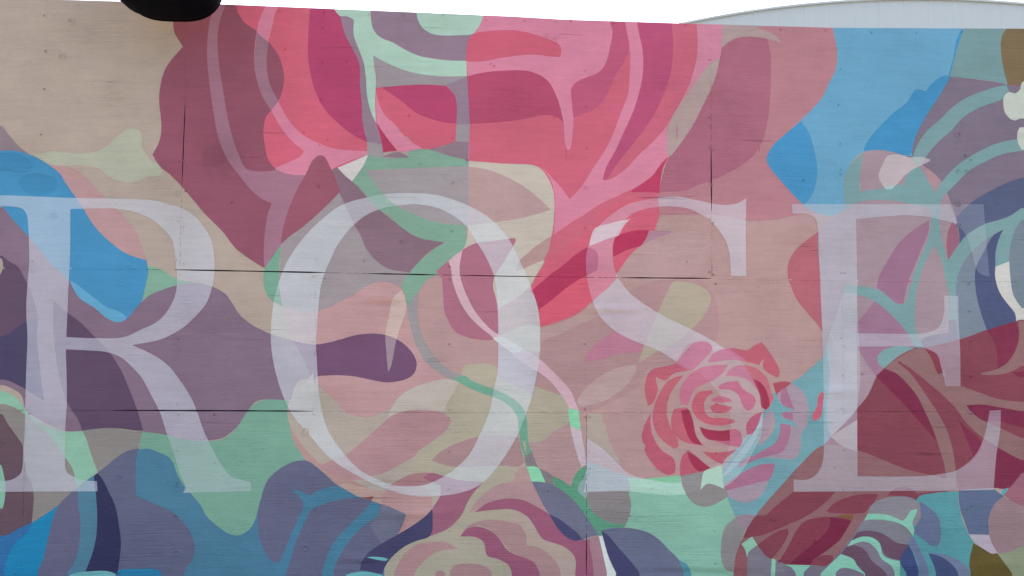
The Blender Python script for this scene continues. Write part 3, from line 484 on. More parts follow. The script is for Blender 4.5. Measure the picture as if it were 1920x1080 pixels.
s('X',(172,176,192),"1484,383! 1844,383! 1855,519! 1840,515 1830,503 1820,467 1810,440 1793,420 1767,413 1740,407 1707,404 1673,405 1603,411! 1606,523 1607,600 1607,625! 1720,626 1735,624 1755,617 1765,605 1770,580 1769,554! 1796,555! 1797,600 1800,660 1801,724! 1774,724! 1765,690 1757,665 1740,655 1722,650 1607,650! 1606,720 1607,820 1608,893! 1723,893 1767,888 1793,882 1823,860 1840,833 1850,800 1855,770! 1876,769! 1875,807 1868,853 1863,919! 1488,922! 1488,899! 1515,899 1533,887 1543,863 1544,830 1542,740 1543,700 1540,600 1537,540 1534,470 1532,430 1527,410 1515,402 1485,401!",'painted_letter#translucent white painted capital letter E',a=.56,raw=True,
  mods=[("1773,360 1780,385 1793,413 1800,440 1815,540 1870,530 1870,370",.26)])
s('P',(185,200,212),"330,440 390,260 425,130 420,150 500,150 500,780 350,955 330,880 325,760 345,600",a=.30)
# ---------------------------------------------------------------- from traced shapes to a painted, jointed wall
def smooth_ring(p, straight=False, step=7.0):
    n = len(p); P = [Vector((a, b)) for a, b, _ in p]; out = []
    q = []
    for i in range(n):
        a = P[i]-P[i-1]; b = P[(i+1) % n]-P[i]
        edge = P[i].x <= 1 or P[i].x >= 1919 or P[i].y >= 1079 or P[i].y < -1
        corner = p[i][2] or edge
        if a.length > 1e-6 and b.length > 1e-6 and a.angle(b) > R(62): corner = True
        q.append(corner or straight)
    for i in range(n):
        j = (i+1) % n; a, b = P[i], P[j]; d = b-a; L = d.length
        if L < 1e-4: continue
        def tan(k, kp, kn, c):
            if c: return d
            t = P[kn]-P[kp]
            return t.normalized()*L if t.length > 1e-6 else d
        ta = tan(i, i-1, j, q[i]); tb = tan(j, i, (j+1) % n, q[j])
        k = 1 if (q[i] and q[j]) else max(1, min(12, int(round(L/step))))
        for m in range(k):
            t = m/k; t2 = t*t; t3 = t2*t
            v = a*(2*t3-3*t2+1) + ta*(t3-2*t2+t) + b*(-2*t3+3*t2) + tb*(t3-t2)
            out.append((v.x, v.y))
    # carry shapes that run out of the picture on beyond its edge
    res = []
    for x, y in out:
        if x <= 1.0: x = x - 420
        elif x >= 1919.0: x = x + 420
        if y >= 1079.0: y = y + 260
        elif y < -4 and y > -200: y = y - 40
        res.append((x, y))
    return res
rng = random.Random(5)
def poly_at(pl, t, axis):
    k = 0 if axis == 'x' else 1
    for a, b in zip(pl[:-1], pl[1:]):
        if a[k] <= t <= b[k]:
            f = (t-a[k])/(b[k]-a[k]+1e-9); return a[1-k]+(b[1-k]-a[1-k])*f
    return pl[0][1-k] if t < pl[0][k] else pl[-1][1-k]
TOP = [(-700,-15), (0,-4), (415,8), (660,18), (960,31), (1060,37), (1280,44), (1560,52), (1920,54), (2700,60)]
H1 = [(-700,495), (0,503), (150,503.5), (338,506), (500,509), (700,513), (850,516), (1050,519.5), (1335,522), (1500,525), (1920,529), (2700,536)]
H2 = [(-700,764), (0,769), (400,770), (590,771), (720,773), (880,774), (1100,773), (1500,773), (1700,771), (1920,773), (2700,776)]
BOT = [(-700,1272), (0,1270), (1920,1262), (2700,1258)]
V1 = [(350,0), (348,90), (347,200), (343,300), (341,350), (339,420), (338,506)]
V2 = [(1333,40), (1333,200), (1334,400), (1335,522)]
V3 = [(592,511), (592,600), (590,771)]
V4 = [(1580,526), (1580,650), (1580,773)]
V5 = [(1100,773), (1099.5,900), (1099.5,1080), (1099,1270)]
V6 = [(50,769), (47,850), (42,1000), (38,1150), (34,1270)]
VOIDS = []
def dashes(fn, t0, t1, width, duty, axis, seg=26):
    t = t0
    while t < t1:
        ln = min(t1-t, seg*rng.uniform(.35, 1.6)) if duty < .99 else t1-t
        on = ln*duty if duty < .99 else ln
        a, b = t, min(t1, t+on)
        if b-a > 2:
            n = max(1, int((b-a)/30)); up = []; dn = []
            for i in range(n+1):
                tt = a+(b-a)*i/n; wv = .85*width*rng.uniform(.75, 1.15)*(.35 if i in (0, n) else 1)/2
                c = fn(tt)
                if axis == 'x': up.append((tt, c-wv)); dn.append((tt, c+wv))
                else: up.append((c-wv, tt)); dn.append((c+wv, tt))
            VOIDS.append(up+dn[::-1])
        t += ln
for a, b, wd, du in ((237,270,1.5,.7),(275,305,2.0,.85),(328,612,3.1,1),(612,690,2.0,.85),(690,822,2.8,1),(830,852,2.6,1),(860,1017,2.5,1),(1017,1090,1.7,.9),(1090,1165,2.6,.75),(1165,1334,2.6,1),(1340,1800,.7,.4),(1800,1920,1.5,.7),(-600,0,1.2,.5),(1925,2600,1.5,.6)):
    dashes(lambda t: poly_at(H1, t, 'x'), a, b, wd, du, 'x')
for a, b, wd, du in ((-600,0,1.3,.6),(126,210,1.8,.9),(212,588,3.3,1),(594,720,1.3,.8),(720,860,1.9,.95),(860,1096,1.4,.8),(1104,1170,1.2,.6),(1170,1360,1.8,.8),(1360,1480,1.0,.5),(1480,1600,1.7,.8),(1600,1740,2.1,.95),(1740,1920,1.6,.7),(1925,2600,1.5,.6)):
    dashes(lambda t: poly_at(H2, t, 'x'), a, b, wd, du, 'x')
for pl, secs in ((V1, ((12,90,1.0,.6),(90,195,1.5,.7),(195,345,2.7,1),(347,470,1.7,.65),(472,504,2.2,.8))), (V2, ((48,160,1.0,.5),(160,275,1.9,.7),(275,396,2.7,1),(398,480,1.2,.5),(497,519,3.0,1))),
                 (V3, ((516,768,.8,.45),)), (V4, ((530,770,.8,.4),)), (V5, ((777,860,2.6,.85),(860,1000,2.4,.6),(1000,1080,3.2,1),(1084,1262,3.0,.9))), (V6, ((800,875,1.1,.35),(875,980,1.9,.75),(980,1080,1.5,.7),(1084,1262,1.6,.7)))):
    for a, b, wd, du in secs: dashes(lambda t, pl=pl: poly_at(pl, t, 'y'), a, b, wd, du, 'y', 16)
for (x0, y0), (x1, y1), wd, du in (((343,333.5),(440,335),1.0,.8), ((440,335),(560,337),.7,.5), ((1155,509),(1330,520.5),.8,.9), ((1103,970),(1320,961.5),1.3,.8), ((990,1060),(1096,1071),.9,.7), ((1370,547),(1500,548),.6,.6), ((1540,739),(1582,736),1.2,1)):
    dashes(lambda t: y0+(y1-y0)*(t-x0)/(x1-x0), x0, x1, wd, du, 'x')
dashes(lambda t: 319+(t-313)*.3, 313, 345, 1.6, .6, 'y', 9)

for sh in SH: sh['poly'] = [smooth_ring(r, sh['straight']) for r in sh['rings']]
def inside(poly, X, Y):
    p = np.asarray(poly); res = np.zeros(len(X), bool)
    idx = np.nonzero((X >= p[:, 0].min()) & (X <= p[:, 0].max()) & (Y >= p[:, 1].min()) & (Y <= p[:, 1].max()))[0]
    if not len(idx): return res
    x = X[idx][:, None]; y = Y[idx][:, None]
    x1, y1 = p[:, 0], p[:, 1]; x2, y2 = np.roll(x1, -1), np.roll(y1, -1)
    c = ((y1 > y) != (y2 > y)) & (x < (x2-x1)*(y-y1)/np.where(y2 == y1, 1e-9, y2-y1)+x1)
    res[idx] = c.sum(1) % 2 == 1
    return res
STAINS = [(420,288,38,.22),(398,298,26,.12),(640,150,60,.04),(1150,640,80,.05),(770,800,60,.05)]
def srgb(C): return np.where(C <= .0031308, C*12.92, 1.055*np.power(np.maximum(C, 1e-6), 1/2.4)-.055)*255
def colours(X, Y):
    """paint layers laid over each other in order -> observed colour and the topmost named shape"""
    C = np.tile(to_albedo(lin((150,142,134))), (len(X), 1)); own = np.full(len(X), -1); LA = np.ones(len(X))
    for k, sh in enumerate(SH):
        if sh['a'] <= 0: continue
        m = np.zeros(len(X), bool)
        for r in sh['poly']: m ^= inside(r, X, Y)
        if not m.any(): continue
        al = np.full(len(X), sh['a'])
        if sh['tag'] and 'letter' in sh['tag']: al = al*LA
        for mp, v in sh['mods']: al[inside([(a, b) for a, b, _ in mp], X, Y)] = v
        if sh['mods'] and 'letter' in (sh['tag'] or ''): pass
        al = np.where(m, al, 0)[:, None]
        yy = [min(1080, max(0, y)) for _, y in sh['poly'][0]]
        c = srgb(to_albedo(lin(sh['col']), sh['v'] or sum(yy)/len(yy)))
        # blend in display space: that is how the thin coats read
        cs = srgb(C)
        C = lin(cs*(1-al)+c*al)
        if sh['a'] >= 1: LA[m] = sh['la']
        if sh['tag']: own[m] = k
        elif sh['a'] >= 1: own[m] = -1
    # old smudges on the sheets
    for sx, sy, sr, sk in STAINS: C = C*(1-sk*np.exp(-((X-sx)**2+(Y-sy)**2*1.3)/sr**2))[:, None]
    return C, own

# every outline, joint and crack goes into one planar triangulation
pv = []; pe = []
def add_loop(p, closed=True):
    b = len(pv); pv.extend(p); n = len(p)
    pe.extend((b+i, b+(i+1) % n) for i in range(n if closed else n-1))
for sh in SH:
    for r in sh['poly']: add_loop(r)
    for mp, v in sh['mods']: add_loop([(a, b) for a, b, _ in mp])
for v in VOIDS: add_loop(v)
for pl in (TOP, H1, H2, BOT, V1, V2, V3, V4, V5, V6): add_loop(pl, False)
for x in (-655, 2568): add_loop([(x, -100), (x, 1300)], False)
add_loop([(2330, -100), (2330, 560)], False)
for x in (-400,): add_loop([(x, 480), (x, 800)], False)
for x in (-1006+400, 2153): add_loop([(x, 740), (x, 1300)], False)
def H(x): return x
x = -680
while x < 2680:
    y = -30; st = 20 if -30 < x < 1950 else 70
    while y < 1290:
        pv.append((x+rng.uniform(-3, 3), y+rng.uniform(-3, 3))); y += 20 if y < 1090 and st == 20 else 70
    x += st
# swellings and dents of the sheets: centre px, half-widths px, height mm
BULGES = [(722,560,26,7,3.2),(722,571,22,5,-2.6),(735,500,14,60,-1.2),(770,965,36,9,2.6),(765,975,30,6,-1.8),(1150,581,34,6,3.0),(1145,588,30,4,-2.2),(1563,734,22,8,3.0),
  (1320,1065,60,6,2.4),(1300,1072,70,5,-1.8),(1335,1052,50,5,1.2),(675,1050,26,6,2.4),(670,1056,22,4,-2),(780,470,10,34,-1.5),(762,455,8,40,1.2),(1700,1060,40,7,1.6),(1880,1057,30,7,1.8),
  (1550,430,90,60,2.5),(405,300,30,26,-2.5),(1500,760,120,60,2.5),(250,560,140,50,3),(980,650,60,80,-3),(620,640,30,120,2),(1085,485,20,20,-1),(900,700,200,30,2),(1445,365,16,6,1.6),(1600,530,22,8,1.2)]
for bx, by, sx, sy, hh in BULGES:
    if min(sx, sy) < 20:
        ix = max(3, sx/3); iy = max(2.2, sy/3); yy = by-2.2*sy
        while yy < by+2.2*sy:
            xx = bx-2.2*sx
            while xx < bx+2.2*sx: pv.append((xx+rng.uniform(-.4, .4), yy+rng.uniform(-.4, .4))); xx += ix
            yy += iy
def disp(U, V):
    U = np.asarray(U, float); V = np.asarray(V, float); d = np.zeros_like(U)
    for bx, by, sx, sy, hh in BULGES: d += 3.0*hh*np.exp(-.5*(((U-bx)/sx)**2+((V-by)/sy)**2))
    d += 1.6*np.sin(U*.0061+1.3)*np.sin(V*.0093+.4)+.9*np.sin(U*.017+V*.004)*np.sin(V*.021+2)+.45*np.sin(V*.06+U*.005)*np.sin(U*.013)
    return d*.001
res = delaunay_2d_cdt([Vector(p) for p in pv], pe, [], 0, 1e-3)
VX = np.array([(v.x, v.y) for v in res[0]]); T = np.array([f for f in res[2] if len(f) == 3], int)
CX = VX[T].mean(1); U, V = CX[:, 0], CX[:, 1]
print('mural triangles', len(T))
topy = np.interp(U, *zip(*TOP)); boty = np.interp(U, *zip(*BOT))
h1 = np.interp(U, *zip(*H1)); h2 = np.interp(U, *zip(*H2))
def vx(pl): return np.interp(V, [p[1] for p in pl], [p[0] for p in pl])
void = np.zeros(len(T), bool)
for p in VOIDS: void |= inside(p, U, V)
keep = (V > topy) & (V < boty) & (U > -655) & (U < 2568) & ~void
row = np.where(V < h1, 0, np.where(V < h2, 1, 2))
cell = np.full(len(T), -1)
cell[row == 0] = (0+(U > vx(V1)).astype(int)+(U > vx(V2))+(U > 2330))[row == 0]
cell[row == 1] = (4+(U > -400).astype(int)+(U > vx(V3))+(U > vx(V4)))[row == 1]
cell[row == 2] = (8+(U > -606).astype(int)+(U > vx(V6))+(U > vx(V5))+(U > 2153))[row == 2]
COL, OWN = colours(U, V)
ALB = COL
W = ray(VX[:, 0], VX[:, 1]); DP = disp(VX[:, 0], VX[:, 1]); W[:, 1] = -DP
eps = 1.0
gu = (disp(VX[:, 0]+eps, VX[:, 1])-disp(VX[:, 0]-eps, VX[:, 1]))/2/.00245
gv = -(disp(VX[:, 0], VX[:, 1]+eps)-disp(VX[:, 0], VX[:, 1]-eps))/2/.00245
NR = np.stack([-gu, -np.ones_like(gu), -gv], 1)      # surface is y=-d(x,z): normal (-dd/dx,-1,-dd/dz)
NR /= np.linalg.norm(NR, axis=1)[:, None]
def paint_mesh(name, sel, parent, lift=0.0, edges=None, depth=.012):
    tri = T[sel]; used, inv = np.unique(tri, return_inverse=True); inv = inv.reshape(-1, 3)
    vs = W[used].copy(); vs[:, 1] -= lift
    # orient faces towards the viewer (-Y)
    a, b, c = vs[inv[:, 0]], vs[inv[:, 1]], vs[inv[:, 2]]
    flip = np.cross(b-a, c-a)[:, 1] > 0
    inv[flip] = inv[flip][:, ::-1]
    faces = [tuple(f) for f in inv]; cols = np.repeat(ALB[sel], 3, axis=0); nrm = NR[used][inv.reshape(-1)]
    verts = vs
    if edges is not None:
        verts = list(map(tuple, vs)); ef = []; loc = {g: i for i, g in enumerate(used)}
        for (g0, g1) in edges:
            p, q = verts[loc[g0]], verts[loc[g1]]; k = len(verts)
            verts += [q, p, (p[0], depth, p[2]), (q[0], depth, q[2])]
            ef.append((k, k+1, k+2, k+3))
        cols = np.vstack([cols, np.tile([.16, .12, .09], (4*len(ef), 1))])
        en = []
        for f in ef:
            p0, p1, p2 = (np.array(verts[k]) for k in f[:3]); n_ = np.cross(p1-p0, p2-p0); n_ = n_/(np.linalg.norm(n_)+1e-12); en += [n_]*4
        if en: nrm = np.vstack([nrm, np.array(en)])
        faces += ef
    o = mesh_obj(name, verts, faces, MURAL, parent)
    me = o.data
    ca = me.color_attributes.new('paint', 'FLOAT_COLOR', 'CORNER')
    ca.data.foreach_set('color', np.hstack([cols, np.ones((len(cols), 1))]).astype(np.float32).ravel())
    me.polygons.foreach_set('use_smooth', [True]*len(me.polygons))
    if len(nrm) == len(me.loops): me.normals_split_custom_set([tuple(x) for x in nrm])
    return o
wall = tag(empty('mural_wall'), 'tall plywood hoarding painted with large overlapping roses and the word ROSE in white letters', 'mural wall', kind='thing')
for c in sorted(set(cell[keep])):
    sel = np.nonzero(keep & (cell == c))[0]
    if len(sel) < 4: continue
    t = T[sel]; cnt = {}
    for f in t:
        for i in range(3):
            e = (f[i], f[(i+1) % 3]); k = (min(e), max(e)); cnt.setdefault(k, []).append(e)
    bd = [v[0] for v in cnt.values() if len(v) == 1]
    # only free edges (gaps, outer edges) get a cut side; sheets that touch share their joint
    other = keep & (cell != c); oe = set()
    for f in T[other & (np.abs(U-U[sel].mean()) < 1e9)]:
        for i in range(3): oe.add((min(f[i], f[(i+1) % 3]), max(f[i], f[(i+1) % 3])))
    bd = [e for e in bd if (min(e), max(e)) not in oe]
    bd = [e[::-1] for e in bd] if False else bd
    paint_mesh('plywood_panel', sel, wall, 0.0, bd)
# painted figures that can be told apart: a thin film of paint on the sheets
parents = {}
def pieces(sel):
    """connected areas of paint, largest first; crumbs are left to the sheet's own paint"""
    par = {int(i): int(i) for i in sel}
    def find(a):
        while par[a] != a: par[a] = par[par[a]]; a = par[a]
        return a
    seen = {}
    for i in sel:
        t_ = sorted(int(q) for q in T[i])
        for e_ in ((t_[0], t_[1]), (t_[1], t_[2]), (t_[0], t_[2])):
            if e_ in seen: par[find(int(i))] = find(seen[e_])
            else: seen[e_] = int(i)
    g = {}
    for i in sel: g.setdefault(find(int(i)), []).append(int(i))
    P0, P1, P2 = VX[T[:, 0]], VX[T[:, 1]], VX[T[:, 2]]
    ar = np.abs((P1[:, 0]-P0[:, 0])*(P2[:, 1]-P0[:, 1])-(P2[:, 0]-P0[:, 0])*(P1[:, 1]-P0[:, 1]))/2
    gs = sorted(g.values(), key=lambda q: -ar[q].sum()); big = [q for q in gs if ar[q].sum() > 30]
    return [np.array(q) for q in big]
todo = []
for k in sorted(set(OWN[keep & (OWN >= 0)])):
    for n_, q in enumerate(pieces(np.nonzero(keep & (OWN == k))[0])): todo.append((k, n_, q))
for k, n_, sel in todo:
    inframe = ((U[sel] > 0) & (U[sel] < 1920) & (V[sel] < 1080)).sum()
    if inframe < 3: continue
    tg = SH[k]['tag']; lab = None
    if tg == 'painted_rose' and n_: tg = 'painted_rose/vein'
    if '#' in tg: tg, lab = tg.split('#')
    par = wall; lift = .0006
    if '/' in tg:
        base, tg = tg.split('/'); lift = .0009
        tg = {'petal': 'painted_petal', 'vein': 'painted_vein'}[tg]
        cx, cy = np.mean(U[sel]), np.mean(V[sel])
        best = [(p_['hull'], p_['o']) for p_ in parents.values()]
        for hull, po in best:
            if hull[0]-40 < cx < hull[2]+40 and hull[1]-40 < cy < hull[3]+40: par = po
    if lab: lift = .0012
    o = paint_mesh(tg, sel, par, lift)
    if lab: o['label'] = lab
    if tg == 'painted_rose':
        r = np.array(SH[k]['poly'][0]); parents[k] = dict(hull=(r[:, 0].min(), r[:, 1].min(), r[:, 0].max(), r[:, 1].max()), o=o)
# dark sheet added against light leaking through the gaps; posts behind it
def box(name, x0, x1, y0, y1, z0, z1, mat, parent=None, bev=0.0):
    vs = [(x, y, z) for x in (x0, x1) for y in (y0, y1) for z in (z0, z1)]
    fs = [(0,1,3,2), (4,6,7,5), (0,4,5,1), (2,3,7,6), (0,2,6,4), (1,5,7,3)]
    o = mesh_obj(name, vs, fs, mat, parent)
    if bev:
        m = o.modifiers.new('bevel', 'BEVEL'); m.width = bev; m.segments = 2
    return o
TIMBER = simple_mat('raw_timber', (.30, .21, .13), .8, 0, .25, 12)
xl, xr = float(W[:, 0].min()), float(W[:, 0].max())
xl = float(ray(-655, 500)[0]); xr = float(ray(2568, 600)[0])
box('added_gap_backing', xl+.02, xr-.02, .016, .03, .02, 2.95, BACKING, wall)
for i in range(int((xr-xl)/.61)+1):
    xx = min(xl+.03+i*.61, xr-.1); box('wall_stud', xx, xx+.045, .031, .12, 0, 2.9, TIMBER, wall)
# screw heads and round filled holes, painted over with the mural
plugs = [(133,39,5.5),(117,106,5.5),(335,361,6),(101,404,5.5),(1024,66,5),(1041,74,5),(572,809,6),(573,1027,6),(223,894,5),(1796,252,5.5),(1796,320,4.5),(1796,382,5.5),(1798,422,5),(850,342,3.2),(848,433,3.2),(1098,428,3.2),(1098,352,3),(753,453,3.5),(598,350,2.6),(434,379,2.2)]
tiny = [(84,30),(86,96),(83,167),(77,252),(912,38),(984,39),(1043,42),(1070,39),(1150,44),(1463,56),(1548,57),(1634,61),(1718,62),(1803,60),(1925,57),(1285,47),(445,15),(525,21),(608,23),(605,54),(604,117),(602,187),(650,115),(535,92),(757,29),(830,28),(692,28),
 (570,248),(614,262),(599,272),(767,217),(849,259),(876,300),(788,308),(920,120),(1097,133),(1099,200),(926,124),(1039,220),(1099,277),(1330,112),(1335,160),(1329,220),(1330,277),(1337,282),(1330,341),(1336,347),(1331,410),(1336,418),(1330,510),(1338,515),(1342,532),(1576,130),(1572,197),(1575,270),(1576,318),(1575,328),(1506,338),
 (336,303),(345,302),(349,358),(334,415),(345,425),(332,487),(346,495),(338,516),(61,489),(61,510),(52,768),(56,775),(335,635),(333,758),(335,777),(402,777),(331,844),(331,911),(404,867),(588,518),(610,522),(594,487),(683,489),(588,641),(591,663),(587,765),(588,776),(589,844),(590,955),(587,909),(843,500),(843,523),(842,645),(843,768),(842,783),(843,846),(842,917),(843,995),(845,1067),(1097,645),(1097,767),(1097,782),(1106,781),(1095,858),(1106,878),(1103,888),(1103,845),(1093,892),(1102,890),(1093,957),(1105,955),(1094,1015),(1104,1014),(1028,920),(1288,491),(1343,758),(1343,780),(1342,850),(1340,995),(1341,1056),(1576,512),(1582,512),(1576,634),(1584,649),(1580,702),(1576,766),(1582,767),(1581,775),(1582,843),(1581,918),(1820,762),(1820,776),(1820,706),(1820,640),(1816,584),(1816,530),(1816,533),(1820,858),(1821,949),(1820,300),(1811,320),(1809,292),(1580,992),(1527,1013),(1527,1019),(1446,974),(1454,976),(331,1034),(329,967),(333,905),(29,1075),(1222,915),(1565,876),(1616,701),(1460,1052),(222,1074)]
sv = []; 
def screw(px, py, rpx, ring):
    p = ray(px, py); d = float(disp(np.array([float(px)]), np.array([float(py)]))[0]); r = rpx*.00245; n = 10
    c, _ = colours(np.array([float(px)]), np.array([float(py)])); c = c[0]
    vs = []; fs = []; y0 = -d-.0014
    prof = ((1.3, -.0010), (1.0, .0030), (.82, .0028), (.66, -.0009), (0, -.0002)) if ring else ((1.4, -.0010), (1.0, .0020), (.75, .0018), (.5, -.0009), (0, -.0009))
    for k, (f, h) in enumerate(prof):
        for i in range(n):
            a = 2*math.pi*i/n; vs.append((p[0]+r*f*math.cos(a), y0-h, p[2]+r*f*math.sin(a)*.92))
    for k in range(len(prof)-1):
        for i in range(n):
            j = (i+1) % n; fs.append((k*n+i, k*n+j, (k+1)*n+j, (k+1)*n+i))
    o = mesh_obj('filled_hole' if ring else 'screw_head', vs, fs, MURAL, wall, True)
    ca = o.data.color_attributes.new('paint', 'FLOAT_COLOR', 'CORNER'); k = c
    cc = np.tile([*k, 1.0], (len(o.data.loops), 1))
    if not ring: cc[2*n*4:] *= [.58, .55, .55, 1]          # shade of the sunken drive, put into its colour
    ca.data.foreach_set('color', cc.astype(np.float32).ravel())
for a, b, r in plugs: screw(a, b, r, True)
for a, b in tiny: screw(a, b, rng.uniform(1.7, 2.5), False)
# paint ridges over the filled parts of the joints
rv = []; rf = []; rc = []
def ridge(fn, t0, t1, axis, w_=1.3, h_=.0016):
    t = t0
    while t < t1-1:
        tt = min(t1, t+9); q = []
        for k in (t, tt):
            c = fn(k)
            q.append([(k, c+o_) if axis == 'x' else (c+o_, k) for o_ in (-w_, 0, w_)])
        ps = [x for y in q for x in y]; ww = ray([p[0] for p in ps], [p[1] for p in ps]); dd = disp(np.array([p[0] for p in ps]), np.array([p[1] for p in ps]))
        b = len(rv)
        for i, p in enumerate(ww): rv.append((p[0], -dd[i]-(.0013+h_*rng.uniform(.5, 1) if i % 3 == 1 else .0003), p[2]))
        f = [(b, b+1, b+4, b+3), (b+1, b+2, b+5, b+4)] if axis == 'x' else [(b+3, b+4, b+1, b), (b+4, b+5, b+2, b+1)]
        rf.extend(f); c, _ = colours(np.array([ps[1][0]+.5]), np.array([ps[1][1]+.5])); rc.extend([c[0]]*8); t = tt
for a, b in ((0,236),(1340,1600),(1600,1795)): ridge(lambda t: poly_at(H1, t, 'x'), a, b, 'x')
for a, b in ((0,120),(1362,1478),(1104,1168)): ridge(lambda t: poly_at(H2, t, 'x'), a, b, 'x', 1.1)
for pl, a, b in ((V3,530,760),(V4,535,765),(V2,400,494),(V6,775,872)): ridge(lambda t, pl=pl: poly_at(pl, t, 'y'), a, b, 'y', 1.0)
ridge(lambda t: 971+(t-1103)*-.039, 1103, 1330, 'x', 1.3)
o = mesh_obj('joint_filler', rv, rf, MURAL, wall); o['kind'] = 'stuff'
ca = o.data.color_attributes.new('paint', 'FLOAT_COLOR', 'CORNER')
ca.data.foreach_set('color', np.hstack([np.array(rc), np.ones((len(rc), 1))]).astype(np.float32).ravel())

# ---------------------------------------------------------------- ground
def ground_mat():
    m, nt, b = nodes('worn_asphalt'); tc = N(nt, 'ShaderNodeTexCoord')
    a = N(nt, 'ShaderNodeTexNoise', Scale=.6, Detail=8.0); c = N(nt, 'ShaderNodeTexNoise', Scale=90.0, Detail=3.0)
    for n in (a, c): nt.links.new(tc.outputs['Object'], n.inputs['Vector'])
    mx = N(nt, 'ShaderNodeMix', data_type='RGBA'); mx.inputs['A'].default_value = (.055, .053, .05, 1); mx.inputs['B'].default_value = (.09, .086, .08, 1)
    nt.links.new(a.outputs['Fac'], mx.inputs['Factor']); nt.links.new(mx.outputs['Result'], b.inputs['Base Color'])
    bp = N(nt, 'ShaderNodeBump'); bp.inputs['Distance'].default_value = .004; nt.links.new(c.outputs['Fac'], bp.inputs['Height']); nt.links.new(bp.outputs[0], b.inputs['Normal'])
    b.inputs['Roughness'].default_value = .9; return m
g = mesh_obj('ground', [(-1500,-1500,-.004), (1500,-1500,-.004), (1500,1500,-.004), (-1500,1500,-.004)], [(0,1,2,3)], ground_mat()); tag(g, kind='structure')
pm = mesh_obj('pavement', [(-30,-4.6,0.0), (30,-4.6,0.0), (30,-.02,0.0), (-30,-.02,0.0)], [(0,1,2,3)], CONC); tag(pm, kind='structure')

# ---------------------------------------------------------------- arched metal building behind the wall
YB = 15.0
MET = None
def metal_mat():
    m, nt, b = nodes('pale_painted_sheet_metal'); tc = N(nt, 'ShaderNodeTexCoord'); L = nt.links.new
    mp = N(nt, 'ShaderNodeMapping'); mp.inputs['Scale'].default_value = (2.2, 1, .12); L(tc.outputs['Object'], mp.inputs[0])
    n = N(nt, 'ShaderNodeTexNoise', Scale=3.0, Detail=5.0); L(mp.outputs[0], n.inputs['Vector'])
    mx = N(nt, 'ShaderNodeMix', data_type='RGBA'); mx.inputs['A'].default_value = (.66, .67, .58, 1); mx.inputs['B'].default_value = (.73, .73, .62, 1)
    L(n.outputs['Fac'], mx.inputs['Factor']); L(mx.outputs['Result'], b.inputs['Base Color']); b.inputs['Roughness'].default_value = .5
    return m
MET = metal_mat()
bld = tag(empty('arched_building', (0, 0, 0)), 'pale grey metal building with an arched roof rising behind the right half of the wall', 'building')
ap = ray(1790, -2, YB); lf = ray(1283, 42, YB); hw = float(ap[0]-lf[0]); dr = float(ap[2]-lf[2])
RR = (hw*hw+dr*dr)/(2*dr); cx0 = float(ap[0]); cz = float(ap[2])-RR
def arch(x): return cz+math.sqrt(max(0, RR*RR-(x-cx0)**2))
HWB = hw+4.5; pw = .62; x = cx0-HWB; k = 0
while x < cx0+HWB-.01:
    x1 = min(x+pw, cx0+HWB); vs = []; fs = []
    # each sheet: flat pan with a raised rib on its left edge
    prof = [(x, 0), (x+.02, -.005), (x+.05, -.005), (x+.07, 0), (x+pw*.5, -.004), (x1, 0)]
    for (a, yy) in prof:
        a = min(a, x1); vs += [(a, YB+yy, 0), (a, YB+yy, arch(a)-.03)]
    for i in range(len(prof)-1): fs.append((2*i, 2*i+2, 2*i+3, 2*i+1))
    mesh_obj('wall_sheet', vs, fs, MET, bld); x = x1
n = 60; vs = []; fs = []
for i in range(n+1):
    a = cx0-HWB+2*HWB*i/n; z = arch(a); vs += [(a, YB-.05, z), (a, YB+22, z), (a, YB-.05, z-.05), (a, YB-.04, z+.012)]
for i in range(n):
    b = 4*i; fs += [(b+3, b+7, b+5, b+1), (b+2, b+6, b+4, b), (b, b+4, b+7, b+3)]
mesh_obj('arched_roof', vs, fs, MET, bld)
zs = arch(cx0-HWB)
for sx in (-1, 1): box('side_wall', cx0+sx*HWB-.05, cx0+sx*HWB+.05, YB+.05, YB+22, 0, zs-.05, MET, bld)

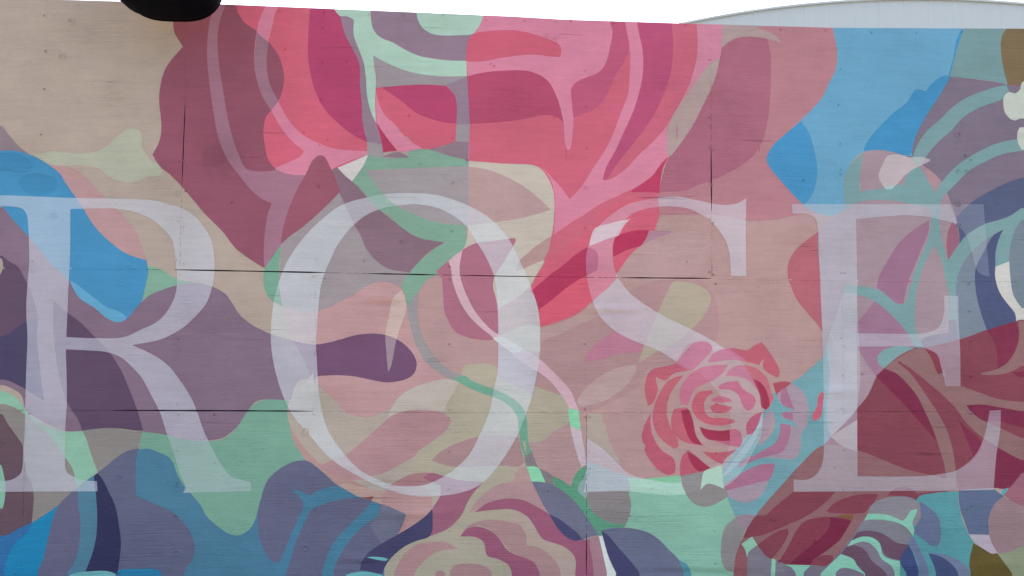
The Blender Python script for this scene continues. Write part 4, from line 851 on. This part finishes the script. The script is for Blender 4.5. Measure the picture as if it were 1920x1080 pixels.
# ---------------------------------------------------------------- black floodlight hung over the top edge
xr_, xl_ = float(ray(421, -8, -.10)[0]), float(ray(219, -8, -.10)[0]); lx, lz = (xr_+xl_)/2, float(ray(321, -56, -.07)[2])
lamp = tag(empty('floodlight', (lx, -.20, lz)), 'black floodlight with rounded housing fixed over the top edge of the wall', 'light')
def super_body(name, hw_, hh, y0, y1, mat, ex=2.9, rnd=.05, parent=None, cap=True):
    vs = []; fs = []; n = 48; rings = []
    ks = [(-1+0.0, .80), (-.97, .92), (-.9, .98), (-.8, 1.0), (.75, 1.0), (.95, .97), (1.0, .93)]
    for t, sc_ in ks:
        y = (y0+y1)/2+(y1-y0)/2*t; r = []
        for i in range(n):
            a = 2*math.pi*i/n; ca_, sa = math.cos(a), math.sin(a)
            r.append(len(vs)); vs.append((hw_*sc_*math.copysign(abs(ca_)**(2/ex), ca_), y, hh*sc_*math.copysign(abs(sa)**(2/ex), sa)))
        rings.append(r)
    for a, b in zip(rings[:-1], rings[1:]):
        for i in range(n): fs.append((a[i], b[i], b[(i+1) % n], a[(i+1) % n]))
    fs.append(tuple(rings[0])); fs.append(tuple(rings[-1][::-1]))
    return mesh_obj(name, vs, fs, mat, parent, False)
rwid = (xr_-xl_)/2; hh = lz-float(ray(330, 43, -.06)[2])
hs = super_body('lamp_housing', rwid, hh, -.26, .13, BLACK, ex=3.0, parent=lamp)
for p in hs.data.polygons: p.use_smooth = len(p.vertices) == 4
super_body('lens_frame', rwid*.95, hh*.97, .13, .15, BLACK, parent=lamp)
GL_ = simple_mat('lamp_glass', (.25, .27, .28), .15)
super_body('lens', rwid*.8, hh*.8, .151, .156, GL_, parent=lamp)
box('mounting_arm', -.03, .03, .02, .16, hh*1.0, hh*1.0+.05, BLACK, lamp, .006)
for k in range(6): box('cooling_fin', -rwid*.5+k*rwid*.2-.004, -rwid*.5+k*rwid*.2+.004, -.282, -.25, -hh*.1, hh*.5, BLACK, lamp)
box('wall_bracket', -.06, .06, .16, .182, hh*.6, hh+.05, BLACK, lamp, .004)
